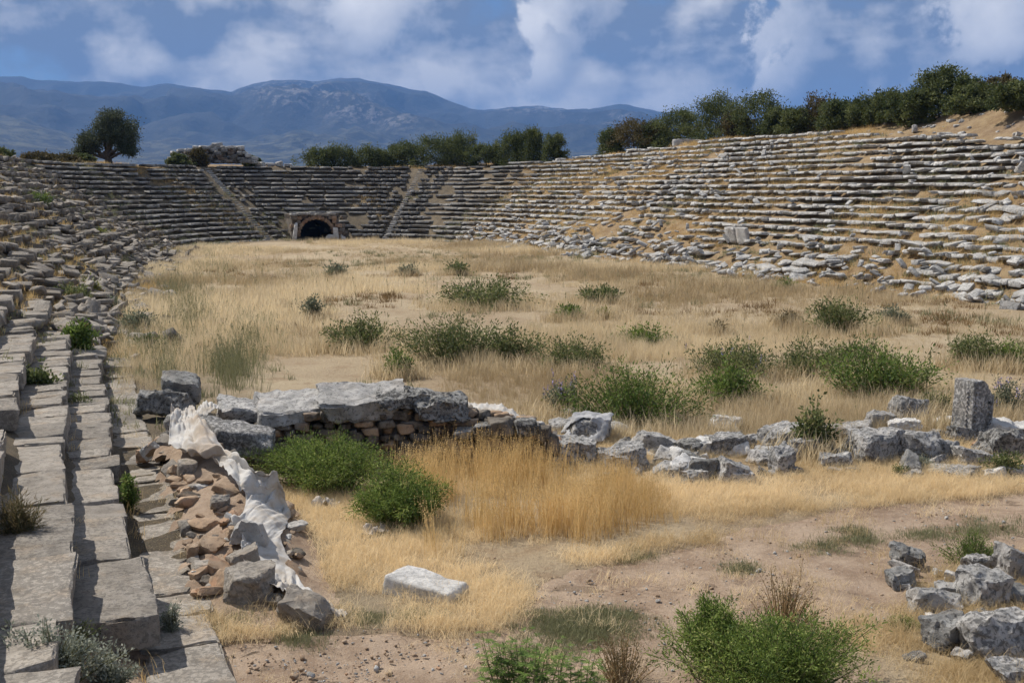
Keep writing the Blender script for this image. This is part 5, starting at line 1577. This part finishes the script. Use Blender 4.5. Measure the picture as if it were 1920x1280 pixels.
# arena dry grass, several distance belts
straw_t = [blade_mesh('tuft', 26, .30, .075, .75, .0028, 'straw', 10 + i) for i in range(4)]
straw_far = [blade_mesh('tuft', 30, .36, .16, .7, .0075, 'straw', 20 + i) for i in range(4)]
mat_t = [blade_mesh('tuft', 36, .26, .10, 1.85, .0026, 'mat_straw', 30 + i) for i in range(4)]
def avoid_front(x, y):
    """1 where grass may grow: not on the path, the heap or the wall"""
    ok = 1 - sstep(path_mask(x, y), .25, .75)
    ok = ok * (heap_h(x, y) < .06)
    ok = ok * ~((x > -4.6) & (x < .8) & (y > WY - .1) & (y < WY + 1.3))
    return ok
for nm, n, y0, y1, tuft, sc, seed in (('dry_grass', 15000, 19.0, 36, straw_t, (.75, 1.35), 1), ('dry_grass', 26000, 34, 104, straw_far, (.6, 1.25), 2)):
    x, y, r = cand(int(n * 1.9), y0, y1, seed)
    d, j = bank_dist(x, y)
    den = .55 + 1.35 * fbm2(x, y, .22, 101, 4)
    hmap = .75 + .55 * fbm2(x, y, .10, 103, 3)
    ok = (d < .3) & (r.uniform(0, 1, len(x)) < den * avoid_front(x, y))
    x, y, hmap = x[ok][:n], y[ok][:n], hmap[ok][:n]
    z = terrain(x, y)
    s = np.clip(r.uniform(*sc, len(x)) * hmap * r.lognormal(-.05, .3, len(x)), .25, 1.8)
    it = np.clip(.28 + .65 * fbm2(x, y, .16, 107, 4) + r.normal(0, .16, len(x)), -.5, .85)
    scatter(nm, np.stack([x, y, z], 1), s, it, tuft, 'pale dry grass covering the %s arena floor' % ('near' if seed == 1 else 'far'), 'grass', .12, seed)
# matted straw in front of the wall, round the path and boulders
x, y, r = cand(30000, 8.2, 19.5, 5)
d, j = bank_dist(x, y)
den = .72 + 1.2 * fbm2(x, y, .7, 111, 4)
ok = (d < .15) & (r.uniform(0, 1, len(x)) < den * (1 - .96 * sstep(path_mask(x, y), .15, .60)) * np.where(heap_h(x, y) < .05, 1, .05)) & ~((x > -4.6) & (x < .8) & (y > WY) & (y < WY + 1.3)) & in_view(x, y, 0 * x)
x, y = x[ok], y[ok]; z = terrain(x, y)
scatter('straw_mat', np.stack([x, y, z], 1), r.uniform(.4, 1.1, len(x)), np.clip(.42 + .6 * fbm2(x, y, .5, 113, 4) + r.normal(0, .1, len(x)), -.1, .85), mat_t, 'matted straw lying on both sides of the dirt path', 'straw', .15, 5)
# longer grass grown up round the feet of the arena bushes
feet = []
for o in list(scene.objects):
    if o.name.startswith(('bush', 'shrub')) and o.parent is None and o.location.y > 18 and bank_dist(np.array([o.location.x]), np.array([o.location.y]))[0][0] < 0:
        wx = max(abs(c[0]) for c in o.children[0].bound_box)
        for _ in range(int(14 + wx * 34)):
            an = random.uniform(0, 6.283); q = wx * random.uniform(.35, 1.15)
            feet.append((o.location.x + q * math.cos(an), o.location.y + q * .8 * math.sin(an) - .1))
feet = np.array(feet)
r = np.random.default_rng(6)
scatter('foot_grass', np.stack([feet[:, 0], feet[:, 1], terrain(feet[:, 0], feet[:, 1])], 1), r.uniform(.7, 1.5, len(feet)), np.clip(r.normal(.3, .25, len(feet)), -.3, .8), straw_far, 'longer dry grass grown up round the feet of the arena bushes', 'grass', .15, 6)
# small green weeds sprinkled over the arena
small_t = [blade_mesh('tuft', 34, .20, .13, .8, .008, 'greenblade', 65 + i) for i in range(3)]
x, y, r = cand(5200, 20, 80, 7)
d, j = bank_dist(x, y)
ok = (d < -1) & (r.uniform(0, 1, len(x)) < .5 * sstep(fbm2(x, y, .18, 118, 4), .10, .5) * avoid_front(x, y))
x, y = x[ok], y[ok]
scatter('arena_weeds', np.stack([x, y, terrain(x, y)], 1), r.uniform(.6, 1.6, len(x)), r.uniform(-.1, .5, len(x)), small_t, 'low green weeds sprinkled over the arena floor', 'weeds', .2, 7)
# tall golden grass stand
gold_t = [blade_mesh('tuft', 8, .62, .06, .42, .0030, 'gold', 40 + i, heads=.9, segs=4) for i in range(5)]
# (the stand is about 0.6 m high)
PG = [(790, 1030), (860, 1055), (980, 1065), (1080, 1040), (1150, 1010), (1230, 975), (1265, 930), (1230, 905), (1100, 905), (1000, 895), (900, 890), (800, 895), (770, 940)]
poly = np.array([tuple(unproj(a, b)[:2]) for a, b in PG])
r = np.random.default_rng(8)
x = r.uniform(poly[:, 0].min() - .4, poly[:, 0].max() + .6, 6000); y = r.uniform(poly[:, 1].min() - .3, poly[:, 1].max() + .3, 6000)
jx, jy = x + .35 * fbm2(x, y, 1.1, 121, 3), y + .35 * fbm2(x, y, 1.1, 123, 3)
ok = inpoly(jx, jy, poly) & (r.uniform(0, 1, 6000) < .34 + .9 * fbm2(x, y, .9, 125, 3))
x, y = x[ok], y[ok]
ch = sstep(x, poly[:, 0].max() + .3, poly[:, 0].max() - 1.6)
scatter('tall_dry_grass', np.stack([x, y, terrain(x, y)], 1), r.uniform(.65, 1.15, len(x)) * (.45 + .6 * ch), np.clip(.3 + .4 * fbm2(x, y, 1.2, 127, 3) + r.normal(0, .15, len(x)), -.1, .8), gold_t, 'stand of tall golden dry grass before the ruined wall', 'grass', .10, 8)
# dry grass on the banks, between and on the rows
bank_t = [blade_mesh('tuft', 24, .32, .14, .95, .007, 'gold', 50 + i) for i in range(4)]
x, y, r = cand(130000, 26, 118, 9)
d, j = bank_dist(x, y)
right = BUV[j, 1] > 19
den = np.where(right & (BUV[j, 0] < 95), .50, -.10) + .95 * fbm2(x, y, .16, 131, 4)
ph = np.mod(d / TREAD, 1.0)                    # it grows at the back of each tread
den = den * np.where(d < nrow(j) * TREAD, .35 + .9 * sstep(ph, .45, .85), 1.1)
ok = (d > -.8) & (d < nrow(j) * TREAD + 13) & (r.uniform(0, 1, len(x)) < den)
ok &= in_view(x, y, np.clip(d, 0, 12) * .56)
rel2 = np.stack([x, y], 1) - TP
ok &= ~((np.abs(rel2 @ TT) < 1.7) & (rel2 @ TN < 5) & (rel2 @ TN > -1.5))
x, y, d, right, ph = x[ok], y[ok], d[ok], right[ok], ph[ok]
z = terrain(x, y)
scatter('bank_grass', np.stack([x, y, z], 1), r.uniform(.5, 1.15, len(x)), np.clip(.25 + .5 * fbm2(x, y, .25, 133, 4) + r.normal(0, .15, len(x)), -.2, .8), bank_t, 'golden dry grass growing between the seating rows', 'grass', .2, 9)
# dry tufts in the back corners of the near left seats
x, y, r = cand(9000, 9, 36, 19)
d, j = bank_dist(x, y); ph = np.mod(d / TREAD, 1.0)
ok = (d > 0) & (d < 6) & (BUV[j, 1] < 19) & (ph > .80) & (fbm2(x, y, .5, 171, 3) + r.normal(0, .25, len(x)) > .05)
x, y, d = x[ok], y[ok], d[ok]
joint_t = [blade_mesh('tuft', 22, .17, .06, 1.0, .0030, 'gold', 55 + i) for i in range(4)]
scatter('joint_grass', np.stack([x, y, np.floor(d / TREAD) * RISE + .09], 1), r.uniform(.5, 1.2, len(x)), np.clip(r.normal(.2, .25, len(x)), -.3, .8), joint_t, 'dry grass tufts in the corners of the near left seats', 'grass', .2, 19)
# grey-green low herbs on the rows
herb_t = [blade_mesh('tuft', 26, .20, .14, 1.0, .012, 'greenblade', 60 + i) for i in range(3)]
x, y, r = cand(30000, 20, 108, 10)
d, j = bank_dist(x, y)
den = sstep(fbm2(x, y, .20, 141, 4), .05, .45) * np.where(d > 0, .8, .08)
den = np.maximum(den, .7 * sstep(fbm2(x, y, .3, 143, 3), .1, .5) * ((d > -.5) & (d < 5)))
ok = (d > -6) & (d < nrow(j) * TREAD) & (r.uniform(0, 1, len(x)) < den)
x, y = x[ok], y[ok]
scatter('grey_herbs', np.stack([x, y, terrain(x, y) + .04], 1), r.uniform(.5, 1.2, len(x)), np.clip(r.normal(.35, .2, len(x)), 0, .9), herb_t, 'low grey-green herbs among the stone rows', 'herbs', .2, 10)
# tall green weeds along the left edge of the arena
weed_t = [blade_mesh('tuft', 9, .62, .14, .45, .0065, 'greenblade', 70 + i, heads=.6, segs=4) for i in range(4)]
pts = []
for (px, py, sx, sy, n) in ((352, 585, 50, 50, 190), (330, 545, 36, 36, 90), (430, 700, 52, 36, 150), (470, 640, 60, 40, 60), (395, 500, 40, 30, 60), (310, 690, 30, 40, 60), (560, 520, 90, 30, 40), (250, 640, 40, 40, 50)):
    for _ in range(n):
        p = unproj(px + random.gauss(0, sx * .5), py + random.gauss(0, sy * .5)); pts.append((p.x, p.y, 0.0))
pts = np.array(pts); pts[:, 2] = terrain(pts[:, 0], pts[:, 1])
scatter('tall_weeds', pts, rng.uniform(.5, 1.1, len(pts)), rng.uniform(0, .6, len(pts)), weed_t, 'tall grey-green weeds along the left edge of the arena', 'weeds', .1, 11)
# rusty low weeds in mid arena
rust_t = [blade_mesh('tuft', 40, .22, .16, 1.0, .010, 'rustweed', 80 + i) for i in range(3)]
x, y, r = cand(9000, 26, 75, 12)
d, j = bank_dist(x, y)
ok = (d < -1) & (r.uniform(0, 1, len(x)) < .55 * sstep(fbm2(x, y, .35, 151, 4), .25, .6) * sstep(y, 26, 38) * sstep(75 - y, 0, 18))
x, y = x[ok], y[ok]
scatter('rusty_weeds', np.stack([x, y, terrain(x, y)], 1), r.uniform(.5, 1.2, len(x)), r.uniform(0, .7, len(x)), rust_t, 'low rust-brown weeds dotted over the middle of the arena', 'weeds', .2, 12)
# thin dark stalks standing in the arena grass
stalk_t = [blade_mesh('tuft', 2, 1.0, .03, .12, .011, 'greenblade', 90 + i, heads=1.0, segs=4) for i in range(3)]
x, y, r = cand(260, 20, 70, 13)
d, j = bank_dist(x, y); ok = (d < -1); x, y = x[ok], y[ok]
scatter('weed_stalks', np.stack([x, y, terrain(x, y)], 1), r.uniform(.5, 1.0, len(x)), r.uniform(-.1, .3, len(x)), stalk_t, 'single thin weed stalks standing in the arena grass', 'weeds', .05, 13)
# low green patches by the path
low_t = [blade_mesh('tuft', 40, .06, .07, .9, .0028, 'greenblade', 95 + i) for i in range(3)]
pts = []
for (px, py, sx, sy, n) in ((1085, 1170, 105, 26, 420), (1130, 1145, 60, 8, 80), (1390, 1068, 24, 7, 40), (1190, 1045, 40, 10, 40), (690, 1158, 40, 10, 60), (790, 1152, 40, 8, 50), (1560, 1025, 60, 12, 50), (1620, 1010, 40, 10, 40), (1860, 990, 70, 14, 80), (1010, 1215, 60, 10, 60), (450, 1160, 50, 16, 120), (570, 1195, 40, 12, 60), (1600, 1000, 40, 10, 30), (1750, 1000, 60, 10, 60)):
    for _ in range(n):
        p = unproj(px + random.gauss(0, sx * .55), py + random.gauss(0, sy * .6)); pts.append((p.x, p.y, 0.0))
pts = np.array(pts); pts[:, 2] = terrain(pts[:, 0], pts[:, 1]) - .01
scatter('green_turf', pts, rng.uniform(.5, 1.2, len(pts)), rng.uniform(0, .5, len(pts)), low_t, 'low green herb patches on and beside the dirt path', 'herbs', .2, 14)
# gravel
grav = []
for i in range(4):
    P, f = rock(.05, .04, .03, 2500 + i, res=3, planes=5, amp=.06); grav.append(new_mesh('pebble', P, f, M['bank'] if i < 2 else M['rubble']))
x, y, r = cand(26000, 8, 19, 15)
pmv = path_mask(x, y)
ok = (r.uniform(0, 1, len(x)) < pmv * (.12 + .8 * sstep(fbm2(x, y, .6, 161, 3), .0, .6)) + .01) & in_view(x, y, 0 * x)
ok &= bank_dist(x, y)[0] < 0
x, y = x[ok], y[ok]
scatter('gravel', np.stack([x, y, terrain(x, y) - .045 * path_mask(x, y) + .012], 1), r.lognormal(-1.15, .5, len(x)), r.uniform(0, 1, len(x)), grav, 'small pale gravel strewn on the dirt path', 'gravel', .3, 15)
